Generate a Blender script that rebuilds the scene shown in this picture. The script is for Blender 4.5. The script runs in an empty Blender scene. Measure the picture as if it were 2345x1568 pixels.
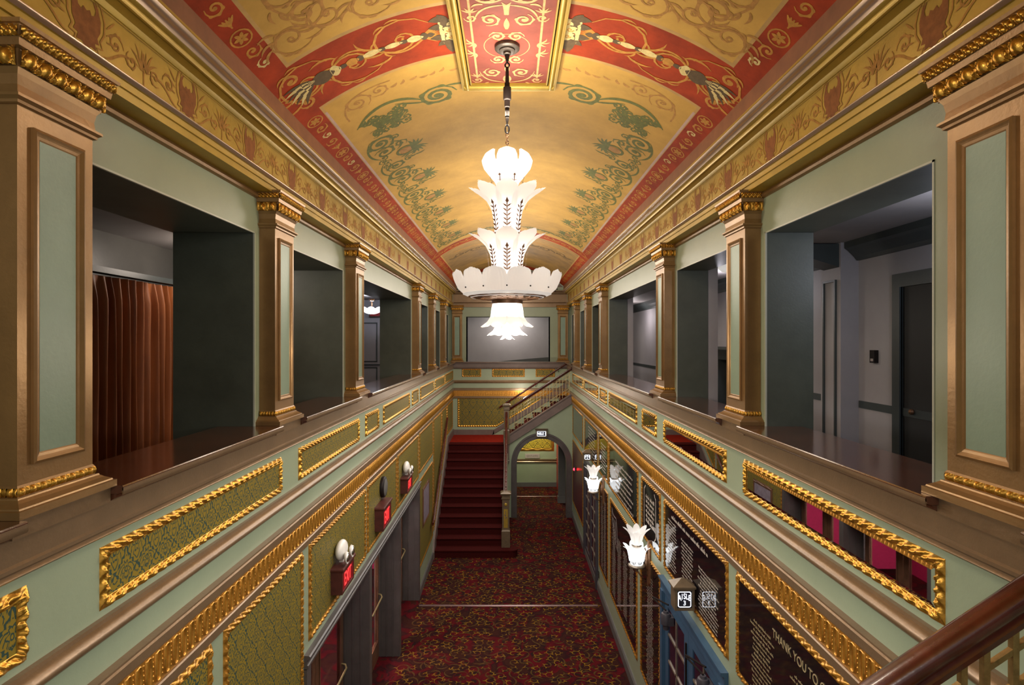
import bpy, math, random
from math import sin, cos, pi, sqrt, atan2, radians, floor
rnd = random.Random(7)
SC = bpy.context.scene
COL = SC.collection

# ------------------------------------------------------------------ mesh builder
class MB:
    def __init__(s):
        s.v = []; s.f = []; s.m = []; s.cm = 0
    def mat(s, i): s.cm = i; return s
    def add(s, vs, fs):
        o = len(s.v); s.v += vs
        for f in fs: s.f.append([i + o for i in f]); s.m.append(s.cm)
        return s
    def box(s, x0, x1, y0, y1, z0, z1):
        if x0 > x1: x0, x1 = x1, x0
        if y0 > y1: y0, y1 = y1, y0
        if z0 > z1: z0, z1 = z1, z0
        return s.add([(x0,y0,z0),(x1,y0,z0),(x1,y1,z0),(x0,y1,z0),(x0,y0,z1),(x1,y0,z1),(x1,y1,z1),(x0,y1,z1)],
                     [(0,3,2,1),(4,5,6,7),(0,1,5,4),(1,2,6,5),(2,3,7,6),(3,0,4,7)])
    def grid(s, nu, nv, fn, cu=False, cv=False):
        vs = [fn(i / nu, j / nv) for i in range(nu + (0 if cu else 1)) for j in range(nv + (0 if cv else 1))]
        W = nv + (0 if cv else 1); H = nu + (0 if cu else 1); fs = []
        for i in range(nu):
            for j in range(nv):
                a = i % H; b = (i + 1) % H; c = j % W; d = (j + 1) % W
                fs.append((a*W + c, b*W + c, b*W + d, a*W + d))
        return s.add(vs, fs)
    def loft(s, rings, close=True, cap=True):
        n = len(rings[0]); vs = []; fs = []
        for r in rings: vs += r
        for i in range(len(rings) - 1):
            for j in range(n if close else n - 1):
                k = (j + 1) % n
                fs.append((i*n + j, i*n + k, (i+1)*n + k, (i+1)*n + j))
        if cap and close:
            fs.append(tuple(range(n - 1, -1, -1))); fs.append(tuple((len(rings)-1)*n + j for j in range(n)))
        return s.add(vs, fs)
    def extr(s, prof, fn, a0, a1, close=True, steps=1):     # profile swept straight; fn(p, q, a) -> xyz
        return s.loft([[fn(p, q, a0 + (a1 - a0)*i/steps) for p, q in prof] for i in range(steps + 1)], close)
    def lathe(s, prof, c, n=24, cap=False):
        return s.loft([[(c[0] + r*cos(2*pi*k/n), c[1] + r*sin(2*pi*k/n), c[2] + z) for k in range(n)] for r, z in prof], True, cap)
    def tube(s, pts, r, n=8, cap=True):
        rings = []; N = len(pts)
        for i, p in enumerate(pts):
            a = pts[max(0, i-1)]; b = pts[min(N-1, i+1)]
            t = [b[k] - a[k] for k in range(3)]; L = sqrt(sum(x*x for x in t)) or 1; t = [x/L for x in t]
            u = (0,0,1) if abs(t[2]) < .9 else (1,0,0)
            e = [t[1]*u[2]-t[2]*u[1], t[2]*u[0]-t[0]*u[2], t[0]*u[1]-t[1]*u[0]]
            L = sqrt(sum(x*x for x in e)); e = [x/L for x in e]
            g = [t[1]*e[2]-t[2]*e[1], t[2]*e[0]-t[0]*e[2], t[0]*e[1]-t[1]*e[0]]
            rr = r[i] if isinstance(r, (list, tuple)) else r
            rings.append([tuple(p[k] + rr*(cos(2*pi*j/n)*e[k] + sin(2*pi*j/n)*g[k]) for k in range(3)) for j in range(n)])
        return s.loft(rings, True, cap)
    def ell(s, c, rx, ry, rz, n=8, m=6):
        def fn(u, v):
            a = 2*pi*u; b = pi*(v - .5)
            return (c[0] + rx*cos(b)*cos(a), c[1] + ry*cos(b)*sin(a), c[2] + rz*sin(b))
        return s.grid(n, m, fn, cu=True)
    def ribbon(s, pts, w, mp, h=0.0):                        # flat painted stroke on a mapped surface
        N = len(pts)
        if N < 2: return s
        vs = []
        for i, p in enumerate(pts):
            a = pts[max(0, i-1)]; b = pts[min(N-1, i+1)]
            dx = b[0]-a[0]; dy = b[1]-a[1]; L = sqrt(dx*dx + dy*dy) or 1
            ww = (w[i] if isinstance(w, (list, tuple)) else w)*.5
            nx = -dy/L*ww; ny = dx/L*ww
            vs += [mp(p[0]+nx, p[1]+ny, h), mp(p[0]-nx, p[1]-ny, h)]
        return s.add(vs, [(2*i, 2*i+1, 2*i+3, 2*i+2) for i in range(N-1)])
    def poly(s, pts, mp, h=0.0):
        return s.add([mp(p[0], p[1], h) for p in pts], [tuple(range(len(pts)))])

def mk(name, B, mats, parent=None, smooth=None):
    if not isinstance(mats, (list, tuple)): mats = [mats]
    o0 = parent.matrix_world.translation.copy() if False else (WLOC.get(parent.name, (0,0,0)) if parent else (0,0,0))
    me = bpy.data.meshes.new(name)
    me.from_pydata([(a-o0[0], b-o0[1], c-o0[2]) for a, b, c in B.v], [], B.f)
    for m in mats: me.materials.append(M[m])
    if len(mats) > 1: me.polygons.foreach_set('material_index', B.m)
    me.update()
    if smooth: 
        me.polygons.foreach_set('use_smooth', [True]*len(me.polygons))
        if smooth != True: 
            try: me.set_sharp_from_angle(angle=radians(smooth))
            except Exception: pass
    o = bpy.data.objects.new(name, me); COL.objects.link(o)
    if parent: o.parent = parent; WLOC[o.name] = o0
    return o
WLOC = {}
def thing(name, label, cat, loc, group=None):
    o = bpy.data.objects.new(name, None); COL.objects.link(o); o.location = loc; o.empty_display_size = .1
    WLOC[o.name] = loc; tag(o, label, cat, group); return o
def tag(o, label, cat, group=None):
    o['label'] = label; o['category'] = cat
    if group: o['group'] = group
    return o
def struct(name, B, mats, parent=None, smooth=None):
    o = mk(name, B, mats, parent, smooth); o['kind'] = 'structure'; return o
def dup(root, loc, rotz=0, label=None):
    r = root.copy(); COL.objects.link(r); r.location = loc; r.rotation_euler = (0, 0, rotz)
    if label: r['label'] = label
    for ch in list(root.children):
        c = ch.copy(); COL.objects.link(c); c.parent = r
        for g in list(ch.children):
            d = g.copy(); COL.objects.link(d); d.parent = c
    return r

# ------------------------------------------------------------------ materials
M = {}
def nt(name):
    m = bpy.data.materials.new(name); m.use_nodes = True; t = m.node_tree
    b = t.nodes.get('Principled BSDF'); M[name] = m
    return m, t, b
def N(t, typ, **k):
    n = t.nodes.new(typ)
    for a, v in k.items():
        if a == 'inp':
            for i, x in v.items(): n.inputs[i].default_value = x
        else: setattr(n, a, v)
    return n
def math_(t, op, a, b=None, c=None):
    n = t.nodes.new('ShaderNodeMath'); n.operation = op
    for i, x in enumerate((a, b, c)):
        if x is None: continue
        if isinstance(x, (int, float)): n.inputs[i].default_value = x
        else: t.links.new(x, n.inputs[i])
    return n.outputs[0]
def mixc(t, f, a, b):
    n = t.nodes.new('ShaderNodeMix'); n.data_type = 'RGBA'
    for i, x in ((0, f), (6, a), (7, b)):
        if isinstance(x, tuple): n.inputs[i].default_value = (*x[:3], 1)
        elif isinstance(x, (int, float)): n.inputs[i].default_value = x
        else: t.links.new(x, n.inputs[i])
    return n.outputs[2]
def ramp(t, x, stops):
    n = t.nodes.new('ShaderNodeValToRGB'); e = n.color_ramp.elements
    while len(e) > len(stops): e.remove(e[-1])
    while len(e) < len(stops): e.new(.5)
    for q, (p, c) in zip(e, stops): q.position = p; q.color = (*c, 1) if len(c) == 3 else c
    t.links.new(x, n.inputs[0]); return n.outputs[0]
def noise(t, scale, detail=4, rough=.55, vec=None, dist=0):
    n = N(t, 'ShaderNodeTexNoise', inp={'Scale': scale, 'Detail': detail, 'Roughness': rough, 'Distortion': dist})
    if vec is None:
        g = N(t, 'ShaderNodeNewGeometry'); vec = g.outputs['Position']
    t.links.new(vec, n.inputs['Vector']); return n.outputs[0]
def pos(t, sx=1, sy=1, sz=1):
    g = N(t, 'ShaderNodeNewGeometry'); mp = N(t, 'ShaderNodeMapping'); mp.inputs['Scale'].default_value = (sx, sy, sz)
    t.links.new(g.outputs['Position'], mp.inputs[0]); return mp.outputs[0]
def bump(t, b, h, dist=.002, st=1):
    n = N(t, 'ShaderNodeBump', inp={'Distance': dist, 'Strength': st}); t.links.new(h, n.inputs['Height']); t.links.new(n.outputs[0], b.inputs['Normal'])
def paint(name, c, rough=.5, metal=0, var=.12, vs=3, bmp=.0006, bs=60, c2=None, spec=.5, coat=0):
    m, t, b = nt(name)
    a = tuple(x*(1-var) for x in c); d = c2 or tuple(min(1, x*(1+var)) for x in c)
    nz = noise(t, vs, 6, .65)
    t.links.new(ramp(t, nz, [(.3, a), (.7, d)]), b.inputs['Base Color'])
    b.inputs['Roughness'].default_value = rough; b.inputs['Metallic'].default_value = metal
    b.inputs['Specular IOR Level'].default_value = spec
    if coat: b.inputs['Coat Weight'].default_value = coat; b.inputs['Coat Roughness'].default_value = .12
    if bmp: bump(t, b, noise(t, bs, 4, .6), bmp)
    return m
def emis(name, c, s):
    m, t, b = nt(name); b.inputs['Base Color'].default_value = (*c, 1)
    b.inputs['Emission Color'].default_value = (*c, 1); b.inputs['Emission Strength'].default_value = s; return m
def stroke(name, c, var=.25, rough=.6):
    return paint(name, c, rough, 0, var, 25, 0, spec=.12)

paint('sage', (.275,.325,.218), .38, 0, .07, 1.5, .0008, 35)
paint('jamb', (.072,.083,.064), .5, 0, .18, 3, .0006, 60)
paint('corner_bead', (.45,.48,.40), .4, 0, .05, 5, 0)
paint('jade', (.245,.345,.265), .42, 0, .1, 2.5, .0008, 40)
paint('bronze', (.275,.157,.060), .36, .45, .16, 4, .0010, 45)
paint('bronze_dark', (.20,.125,.065), .33, .35, .15, 5, .0012, 50)
paint('taupe', (.205,.132,.072), .32, .35, .12, 4, .0010, 50)
paint('olive_gold', (.40,.268,.038), .40, .35, .18, 3, .0008, 40)
paint('bead_glint', (.62,.47,.35), .24, .65, .06, 3, 0)
paint('gilt', (.55,.29,.045), .30, .85, .25, 40, .0012, 90)
paint('gilt_amber', (.50,.235,.035), .30, .6, .25, 30, .0012, 90)
paint('ledge_wood', (.085,.030,.015), .17, 0, .3, 5, .0004, 40, coat=.6)
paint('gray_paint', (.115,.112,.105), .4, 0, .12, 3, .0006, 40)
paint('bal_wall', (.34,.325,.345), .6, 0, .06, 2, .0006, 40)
paint('bal_cream', (.50,.50,.40), .6, 0, .06, 2, .0006, 40)
paint('bal_ceil', (.27,.25,.245), .6, 0, .1, 1.5, .0006, 30)
paint('bal_trim', (.045,.055,.055), .42, 0, .15, 3, .0006, 40)
paint('bal_floor', (.06,.045,.08), .9, 0, .3, 8, 0)
paint('mahogany', (.058,.009,.004), .24, 0, .5, 7, .0006, 40, coat=.35)
paint('scuff', (.26,.15,.055), .6, 0, .3, 20, 0)
paint('brass_dark', (.30,.20,.075), .38, .7, .3, 25, .0008, 70)
paint('oldbrass', (.42,.33,.16), .4, .6, .2, 20, .0006, 70)
paint('canopy_metal', (.075,.060,.048), .4, .4, .2, 20, 0)
paint('black_iron', (.012,.008,.007), .5, .2, .3, 20, 0, spec=.25)
paint('brown_iron', (.22,.11,.055), .4, .5, .2, 20, 0)
paint('pewter', (.30,.25,.20), .35, .6, .2, 20, 0)
paint('vault_base', (.22,.085,.035), .55, 0, .2, 6, .0006, 40)
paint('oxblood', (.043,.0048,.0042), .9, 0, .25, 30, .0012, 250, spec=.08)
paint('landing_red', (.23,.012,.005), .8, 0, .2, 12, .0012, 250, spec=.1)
paint('stringer', (.145,.105,.090), .38, .1, .15, 5, .0006, 50)
paint('casing', (.085,.074,.070), .36, .1, .15, 5, .0006, 50)
paint('dkwood', (.12,.055,.030), .35, 0, .35, 6, .0006, 50)
paint('blue_door', (.035,.082,.145), .4, 0, .12, 4, .0006, 40)
paint('door_dark', (.05,.045,.055), .4, 0, .2, 4, .0006, 40)
paint('purple_glass', (.020,.006,.022), .12, 0, .2, 4, 0)
paint('chrome', (.75,.73,.70), .2, 1, .05, 10, 0)
paint('white_plastic', (.72,.70,.66), .3, 0, .04, 5, 0)
paint('exit_case', (.075,.018,.014), .4, 0, .3, 10, .0005, 60)
paint('sign_case', (.14,.10,.06), .4, .2, .2, 12, .0005, 60)
paint('sign_face', (.02,.02,.035), .2, 0, .1, 12, 0)
paint('plaque', (.42,.36,.34), .4, .2, .08, 12, 0)
paint('plaque_text', (.18,.13,.13), .4, 0, .08, 12, 0)
paint('magenta', (.50,.018,.10), .8, 0, .15, 20, 0)
paint('maroon_panel', (.075,.012,.022), .30, 0, .25, 12, 0)
paint('text_pale', (.50,.43,.36), .5, 0, .15, 40, 0)
paint('text_gold', (.42,.33,.18), .45, .2, .15, 40, 0)
paint('strip_metal', (.20,.13,.13), .3, .6, .1, 10, 0)
paint('red_door', (.30,.008,.006), .4, 0, .15, 8, 0)
paint('dark_void', (.012,.012,.012), .6, 0, .1, 8, 0)
paint('paper', (.70,.66,.62), .6, 0, .05, 8, 0)
paint('poster', (.24,.20,.24), .35, 0, .3, 12, 0)
# ceiling colours
paint('ochre', (.50,.295,.060), .65, 0, .17, 2.2, .0008, 30, spec=.15)
paint('ochre_edge', (.42,.24,.05), .6, 0, .2, 5, 0)
paint('ochre_dim', (.26,.145,.030), .62, 0, .3, 3.5, .0008, 30)  # ochre of the far field, its dim light put into the colour
paint('vermilion', (.31,.036,.006), .65, 0, .3, 4, .0008, 30, spec=.12)
paint('rose', (.245,.062,.042), .6, 0, .2, 4, .0006, 30, spec=.15)
paint('grey_tymp', (.17,.13,.10), .6, 0, .15, 4, 0)
paint('mauve_line', (.45,.30,.24), .6, 0, .15, 5, 0)
stroke('st_green', (.125,.135,.028)); stroke('st_sepia', (.38,.19,.045)); stroke('st_gold', (.46,.215,.035))
stroke('st_pale', (.66,.36,.15)); stroke('st_brown', (.25,.095,.03)); stroke('st_dark', (.10,.065,.03)); stroke('st_cream', (.60,.48,.20))
stroke('st_line', (.27,.15,.035)); stroke('st_leafgreen', (.10,.14,.025))
stroke('cp_gold', (.165,.085,.006), .35, .9); stroke('cp_olive', (.065,.034,.008), .35, .9); stroke('cp_dark', (.018,.005,.005), .3, .95)

def mirror_mat():
    m, t, b = nt('mirror'); b.inputs['Base Color'].default_value = (.80,.80,.80,1); b.inputs['Metallic'].default_value = 1
    b.inputs['Roughness'].default_value = .015
mirror_mat()
def board_mat(name, c, ior):
    m, t, b = nt(name); nz = noise(t, 9, 5, .7)
    t.links.new(ramp(t, nz, [(.35, tuple(x*.6 for x in c)), (.75, c)]), b.inputs['Base Color'])
    b.inputs['Roughness'].default_value = .05; b.inputs['IOR'].default_value = ior
board_mat('black_glass', (.010,.008,.010), 1.9); board_mat('board_red', (.035,.006,.008), 1.7)
def glass_mat():
    m, t, b = nt('pane'); b.inputs['Base Color'].default_value = (.9,.93,.95,1); b.inputs['Roughness'].default_value = .02
    b.inputs['Transmission Weight'].default_value = 1; b.inputs['IOR'].default_value = 1.03
    b.inputs['Specular IOR Level'].default_value = .5
glass_mat()
def petal_mat(name, tr, em):
    m, t, b = nt(name); out = t.nodes['Material Output']
    d = N(t, 'ShaderNodeBsdfTranslucent'); d.inputs[0].default_value = (.93,.90,.86,1)
    b.inputs['Base Color'].default_value = (.62,.60,.58,1); b.inputs['Roughness'].default_value = .25
    b.inputs['Emission Color'].default_value = (1,.96,.91,1); b.inputs['Emission Strength'].default_value = em
    mx = N(t, 'ShaderNodeMixShader', inp={0: tr}); t.links.new(b.outputs[0], mx.inputs[1]); t.links.new(d.outputs[0], mx.inputs[2])
    t.links.new(mx.outputs[0], out.inputs['Surface'])
petal_mat('frosted', .45, .30); petal_mat('frosted_hot', .5, .45); petal_mat('frosted_dim', .45, .12)
emis('bulb', (1,.95,.88), 30); emis('sconce_hot', (.93,.97,1), .9); emis('sign_white', (.85,.9,1), 2.2)
emis('exit_red', (.16,.002,.004), .25); emis('exit_red_hot', (1,.03,.03), 1.6); emis('red_lamp', (1,.01,.02), 12)
petal_mat('sconce_glass', .4, .30)
def damask(name, ax, gold, teal, sc, rough=.45):
    m, t, b = nt(name)
    g = N(t, 'ShaderNodeNewGeometry'); sp = N(t, 'ShaderNodeSeparateXYZ'); t.links.new(g.outputs['Position'], sp.inputs[0])
    F = lambda op, a, c=None, d=None: math_(t, op, a, c, d)
    w = F('MULTIPLY_ADD', noise(t, 9/sc, 2, .5), .09, -.045)
    V = F('ADD', F('MULTIPLY', sp.outputs[2], 1/(sc*1.35)), w)
    U = F('ADD', F('ADD', F('MULTIPLY', sp.outputs[ax], 1/sc), w), 0.0)
    c0 = lambda x, o: F('SUBTRACT', F('FRACT', F('ADD', x, o)), .5)
    pa, qa, pb, qb = c0(U, .5), c0(V, .5), c0(U, 0.0), c0(V, 0.0)      # two half-drop lattices of ogee cells
    bow = F('MULTIPLY', F('SINE', F('MULTIPLY', F('ABSOLUTE', qa), 2*pi)), -.07)
    d = F('ADD', F('ADD', F('ABSOLUTE', pa), F('ABSOLUTE', qa)), bow)
    inb = F('GREATER_THAN', d, .5)
    mixf = lambda x, y: F('ADD', F('MULTIPLY', x, F('SUBTRACT', 1.0, inb)), F('MULTIPLY', y, inb))
    p = F('ABSOLUTE', mixf(pa, pb)); q = mixf(qa, qb); e = F('MINIMUM', d, F('SUBTRACT', 1.0, d))
    r = F('SQRT', F('ADD', F('MULTIPLY', p, p), F('MULTIPLY', q, q))); an = F('ARCTAN2', q, p)
    t1 = F('GREATER_THAN', e, F('MULTIPLY_ADD', F('SINE', F('MULTIPLY', an, 13.0)), .040, .455))
    fl = F('ABSOLUTE', F('SUBTRACT', r, F('MULTIPLY_ADD', F('COSINE', F('MULTIPLY', an, 5.0)), .045, .15)))
    t2 = F('LESS_THAN', fl, .018)
    lf = F('SINE', F('ADD', F('MULTIPLY', an, 9.0), F('MULTIPLY', r, 42.0)))
    t3 = F('MULTIPLY', F('GREATER_THAN', lf, .62), F('MULTIPLY', F('GREATER_THAN', e, .245), F('LESS_THAN', e, .385)))
    t4 = F('LESS_THAN', F('ABSOLUTE', F('SUBTRACT', r, .055)), .018)
    k = F('SUBTRACT', 1.0, F('MAXIMUM', F('MAXIMUM', t1, t2), F('MAXIMUM', t3, t4)))
    t.links.new(mixc(t, k, teal, gold), b.inputs['Base Color']); b.inputs['Roughness'].default_value = rough
    b.inputs['Specular IOR Level'].default_value = .15
GO, TE = (.230,.160,.022), (.034,.062,.050)
damask('damask_side', 1, GO, TE, .15); damask('damask_back', 0, GO, TE, .23); damask('damask_big', 0, (.40,.29,.03), (.06,.055,.02), .32)
def carpet():
    m, t, b = nt('carpet')
    g = N(t, 'ShaderNodeNewGeometry')
    n1 = noise(t, 3.1, 2, .5, dist=.6); n2 = noise(t, 60, 2, .6)
    c = ramp(t, n1, [(.40, (.034,.009,.006)), (.47, (.023,.005,.006)), (.52, (.060,.0025,.005)), (.62, (.085,.0035,.006)), (.66,(.040,.009,.006))])
    f = math_(t, 'MULTIPLY_ADD', n2, .9, .45)
    vm = N(t, 'ShaderNodeVectorMath', operation='SCALE'); t.links.new(c, vm.inputs[0]); t.links.new(f, vm.inputs['Scale'])
    t.links.new(vm.outputs[0], b.inputs['Base Color']); b.inputs['Roughness'].default_value = .95; b.inputs['Specular IOR Level'].default_value = .1
    bump(t, b, n2, .002)
carpet()
def velvet():
    m, t, b = nt('velvet'); nz = noise(t, 6, 5, .6, pos(t, 1, 1, .15))
    t.links.new(ramp(t, nz, [(.3, (.17,.042,.007)), (.7, (.40,.115,.022))]), b.inputs['Base Color'])
    b.inputs['Roughness'].default_value = .5; b.inputs['Sheen Weight'].default_value = .25; b.inputs['Sheen Tint'].default_value = (.9,.45,.2,1)
velvet()
# ------------------------------------------------------------------ layout constants (metres; lower floor z=0, eye z=5)
WD = 1.78; WU = 1.90; WI = 2.50; WJ = 2.25; Y0 = -1.2; Y1 = 17.7
LZ = 4.37                                            # ledge top
PIL = [2.05, 4.30, 6.55, 11.0, 13.2, 15.45]; PW = .37
PILR = [1.94] + PIL[1:]
OPN = [(a + .49, b - .075) for a, b in zip(PIL, PIL[1:] + [17.62])]
OZ0, OZ1 = LZ, 5.815
def side(s): return lambda p, q, a: (s*p, a, q)
def wallmap(s, d=WD): return lambda y, z, h=0.0: (s*(d - h), y, z)
def backmap(y=Y1): return lambda x, z, h=0.0: (x, y - h, z)

# ---- floor
B = MB(); B.box(-1.78, 1.78, Y0, 19.62, -.1, 0); B.box(-5.2, -1.78, 3.5, 12.5, -.1, 0)
def sp(cx, cy, r, a0, turns, ccw=1, r1=.12, n=None):
    n = n or max(8, int(abs(turns)*12)); out = []
    for i in range(n + 1):
        t = i/n; rr = r*(1 - t*(1 - r1)); a = a0 + ccw*2*pi*turns*t
        out.append((cx + rr*cos(a), cy + rr*sin(a)))
    return out
def tap(n, w, a=.25, b=.25, mn=.25):
    out = []
    for i in range(n):
        t = i/(n - 1); k = min(1, t/a if a else 1, (1 - t)/b if b else 1); out.append(w*(mn + (1 - mn)*k))
    return out
def bez(p0, p1, p2, p3, n=10):
    return [tuple((1-t)**3*p0[k] + 3*(1-t)**2*t*p1[k] + 3*(1-t)*t*t*p2[k] + t**3*p3[k] for k in (0, 1)) for t in [i/n for i in range(n+1)]]
def leaf(x, y, a, L, w, bend=.0, n=5):
    pts = [(x + L*t*cos(a + bend*t), y + L*t*sin(a + bend*t)) for t in [i/n for i in range(n+1)]]
    return pts, [w*sin(pi*min(1, .12 + .88*i/n))*1.0 + w*.05 for i in range(n+1)]
fm = lambda x, y, h=0.0: (x, y, .0012 + h)
rc = random.Random(3)
y = 3.4; SPC = .19
while y < 19.4:                                      # carpet scrolls
    x = -1.66
    near = y < 12.5
    while x < 1.68:
        h0 = rc.uniform(0, .0003)
        cx = x + rc.uniform(-.06, .06); cy = y + rc.uniform(-.06, .06)
        r = rc.uniform(.06, .10); a = rc.uniform(0, 2*pi); ccw = rc.choice((1, -1))
        if not (cx < -.1 and cy > 13.2):
            n = 11 if near else 7
            p = sp(cx, cy, r, a, .85, ccw, .22, n)
            B.mat(1 if rc.random() < .6 else 2).ribbon(p, tap(len(p), .018, .5, .3, .2), fm, h0)
            ex, ey = p[0]; an = a - ccw*pi*.5
            q, w = leaf(ex, ey, an, r*2.1, .024, ccw*-.9, 6 if near else 4); B.mat(2).ribbon(q, w, fm, .0004 + h0)
            if near:
                for k in range(3):
                    q, w = leaf(p[3+2*k][0], p[3+2*k][1], a + ccw*(1 + .9*k) - ccw*.6, r*.65, .02, ccw*.9, 3); B.mat(1 if k != 1 else 2).ribbon(q, w, fm, .0008 + h0 + .0001*k)
            q, w = leaf(cx + rc.uniform(-.08,.08), cy + rc.uniform(-.08,.08), rc.uniform(0, 6.3), .12, .06, .5, 4); B.mat(3).ribbon(q, w, fm, -.0008 + h0)
        x += SPC
    y += SPC
struct('floor', B, ['carpet', 'cp_gold', 'cp_olive', 'cp_dark'])

# ---- lower walls
B = MB()
for a, b, z0 in ((Y0, 5.0, 0), (5.0, 10.98, 2.17), (10.98, 16.2, 0), (16.2, Y1 + .1, 0)): B.box(-WD, -2.16, a, b, z0, 4.33)
for a, b in ((7.1, 7.2), (9.03, 9.13)): B.box(-WD, -2.16, a, b, 0, 2.17)
for a, b in zip([Y0] + [o[1] for o in OPN], [o[0] for o in OPN] + [Y1 + .1]): B.box(-WU, -WI, a, b, LZ - .05, 6.16); B.box(-2.17, -WI, a, b, 3.4, LZ)
for a, b in OPN: B.box(-WU, -WI, a, b, OZ1, 6.16)
struct('wall_left', B, 'sage')
B = MB(); B.box(WD, 2.16, Y0, 19.7, 0, 4.33)
for a, b in zip([Y0] + [o[1] for o in OPN], [o[0] for o in OPN] + [Y1 + .1]): B.box(WU, WJ, a, b, LZ - .05, 6.16); B.box(2.17, WJ, a, b, 3.4, LZ)
for a, b in OPN: B.box(WU, WJ, a, b, OZ1, 6.16)
struct('wall_right', B, 'sage')
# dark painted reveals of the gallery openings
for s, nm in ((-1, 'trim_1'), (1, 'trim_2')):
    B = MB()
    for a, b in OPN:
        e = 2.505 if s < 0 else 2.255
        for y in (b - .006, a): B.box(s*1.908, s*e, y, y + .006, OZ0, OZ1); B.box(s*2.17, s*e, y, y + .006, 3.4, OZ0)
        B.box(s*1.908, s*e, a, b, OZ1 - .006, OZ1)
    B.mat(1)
    for a, b in OPN:
        B.box(s*1.896, s*1.908, b - .010, b, OZ0, OZ1); B.box(s*1.896, s*1.908, a, a + .010, OZ0, OZ1); B.box(s*1.896, s*1.908, a, b, OZ1 - .010, OZ1)
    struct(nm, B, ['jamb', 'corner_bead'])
# ---- back wall (with gallery opening and arch wall below the upper flight)
B = MB()
B.box(-1.9, 1.9, Y1, Y1 + .3, 2.0, LZ); B.box(-1.9, -1.36, Y1 + .06, Y1 + .5, LZ, 6.16); B.box(1.24, 1.9, Y1 + .06, Y1 + .5, LZ, 6.16)
B.box(-1.36, 1.24, Y1 + .06, Y1 + .5, 5.78, 6.16); B.box(-1.9, 1.9, Y1 + .02, Y1 + .3, 6.16, 7.6)
struct('wall_back', B, 'sage')
B = MB(); pts = [(-1.66, 6.7)] + [(2.66*sin(-.66 + 1.32*i/20), 4.63 + 2.66*cos(-.66 + 1.32*i/20)) for i in range(21)] + [(1.66, 6.7)]
B.poly(pts, backmap(Y1 + .015)); struct('wall_tympanum', B, 'grey_tymp')
B = MB(); B.box(-1.36, -1.37, Y1 + .06, Y1 + .5, LZ, 5.78); B.box(1.24, 1.25, Y1 + .06, Y1 + .5, LZ, 5.78); B.box(-1.37, 1.25, Y1 + .06, Y1 + .5, 5.77, 5.785)
struct('trim_3', B, 'jamb')
# ---- galleries: floor, ceiling, outer walls
B = MB()
for s in (-1, 1): B.box(s*1.79, s*3.75, Y0, 21, 3.1, 3.4)
B.box(-3.75, 3.75, Y1 + .3, 21, 3.1, 3.4)
struct('floor_gallery', B, 'bal_floor')
B = MB()
for s in (-1, 1): B.box(s*2.25, s*3.75, Y0, 21, 5.98, 6.1)
B.box(-2.5, 2.5, Y1 + .5, 21, 5.98, 6.1)
struct('ceiling_gallery', B, 'bal_ceil')
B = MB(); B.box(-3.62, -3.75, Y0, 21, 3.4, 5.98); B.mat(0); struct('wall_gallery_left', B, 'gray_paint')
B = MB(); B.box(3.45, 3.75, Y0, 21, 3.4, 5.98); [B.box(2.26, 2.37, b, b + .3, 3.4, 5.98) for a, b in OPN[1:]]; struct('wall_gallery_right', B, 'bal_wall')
B = MB(); B.box(-3.6, 3.45, 20.2, 20.4, 3.4, 5.98); B.box(-3.62, -2.5, 13.4, 13.5, 3.4, 5.98); struct('wall_gallery_back', B, 'bal_wall')
B = MB()
for s in (-1, 1):
    B.box(s*1.62, s*3.75, Y0 - .05, Y0, 3.4, 6.1)
struct('wall_near', B, 'gray_paint')

# ---- longitudinal mouldings
n_tr = [3]
def trim(prof, m, s, a=Y0, b=Y1, smooth=None, ax=None, z=None):
    n_tr[0] += 1
    B = MB(); B.extr(prof, side(s), a, b); return struct('trim_%d' % n_tr[0], B, m, None, smooth)
def arcp(cx, cz, r, a0, a1, n=6):
    return [(cx + r*cos(radians(a0 + (a1-a0)*i/n)), cz + r*sin(radians(a0 + (a1-a0)*i/n))) for i in range(n+1)]
fasc = [(1.80,4.165),(1.752,4.165)] + arcp(1.752,4.178,.016,-90,-270,6)[::1] + [(1.765,4.20),(1.765,4.36),(1.80,4.36)]
PRO = dict(
 fascia=[(1.80,4.150),(1.765,4.150)] + [(1.765 - .022*sin(pi*i/6), 4.152 + .026*i/6) for i in range(1,6)] + [(1.762,4.182),(1.750,4.186),(1.750,4.200),(1.760,4.208),(1.760,4.345),(1.80,4.345)],
 rail=[(1.80,3.705),(1.765,3.705),(1.762,3.715),(1.735,3.722)] + [(1.735 - .020*sin(pi*i/8), 3.722 + .055*i/8) for i in range(1,8)] + [(1.735,3.779),(1.752,3.784),(1.755,3.80),(1.80,3.80)],
 bandtop=[(1.80,3.478),(1.742,3.478),(1.742,3.485),(1.733,3.490),(1.733,3.535),(1.742,3.542),(1.742,3.552),(1.80,3.560)],
 bandback=[(1.80,3.300),(1.752,3.300),(1.752,3.482),(1.80,3.482)],
 bandlow=[(1.80,3.234),(1.750,3.236),(1.735,3.250),(1.735,3.298),(1.742,3.304),(1.80,3.304)],
 arch=[(1.95,6.118),(1.775,6.118),(1.775,6.158),(1.765,6.160),(1.765,6.192),(1.757,6.196)] + [(1.757 - .020*sin(pi*i/6), 6.196 + .024*i/6) for i in range(1,6)] + [(1.757,6.220),(1.79,6.225),(1.95,6.225)],
 frieze=[(1.95,6.222),(1.795,6.222),(1.795,6.475),(1.95,6.475)],
 corn1=[(1.95,6.470),(1.788,6.470),(1.780,6.478),(1.772,6.492),(1.755,6.500),(1.735,6.505),(1.732,6.512),(1.722,6.512)] ,
 wallmould=[(1.95,6.072),(1.895,6.072),(1.878,6.080),(1.872,6.095),(1.878,6.110),(1.895,6.125),(1.95,6.125)],
)
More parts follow.
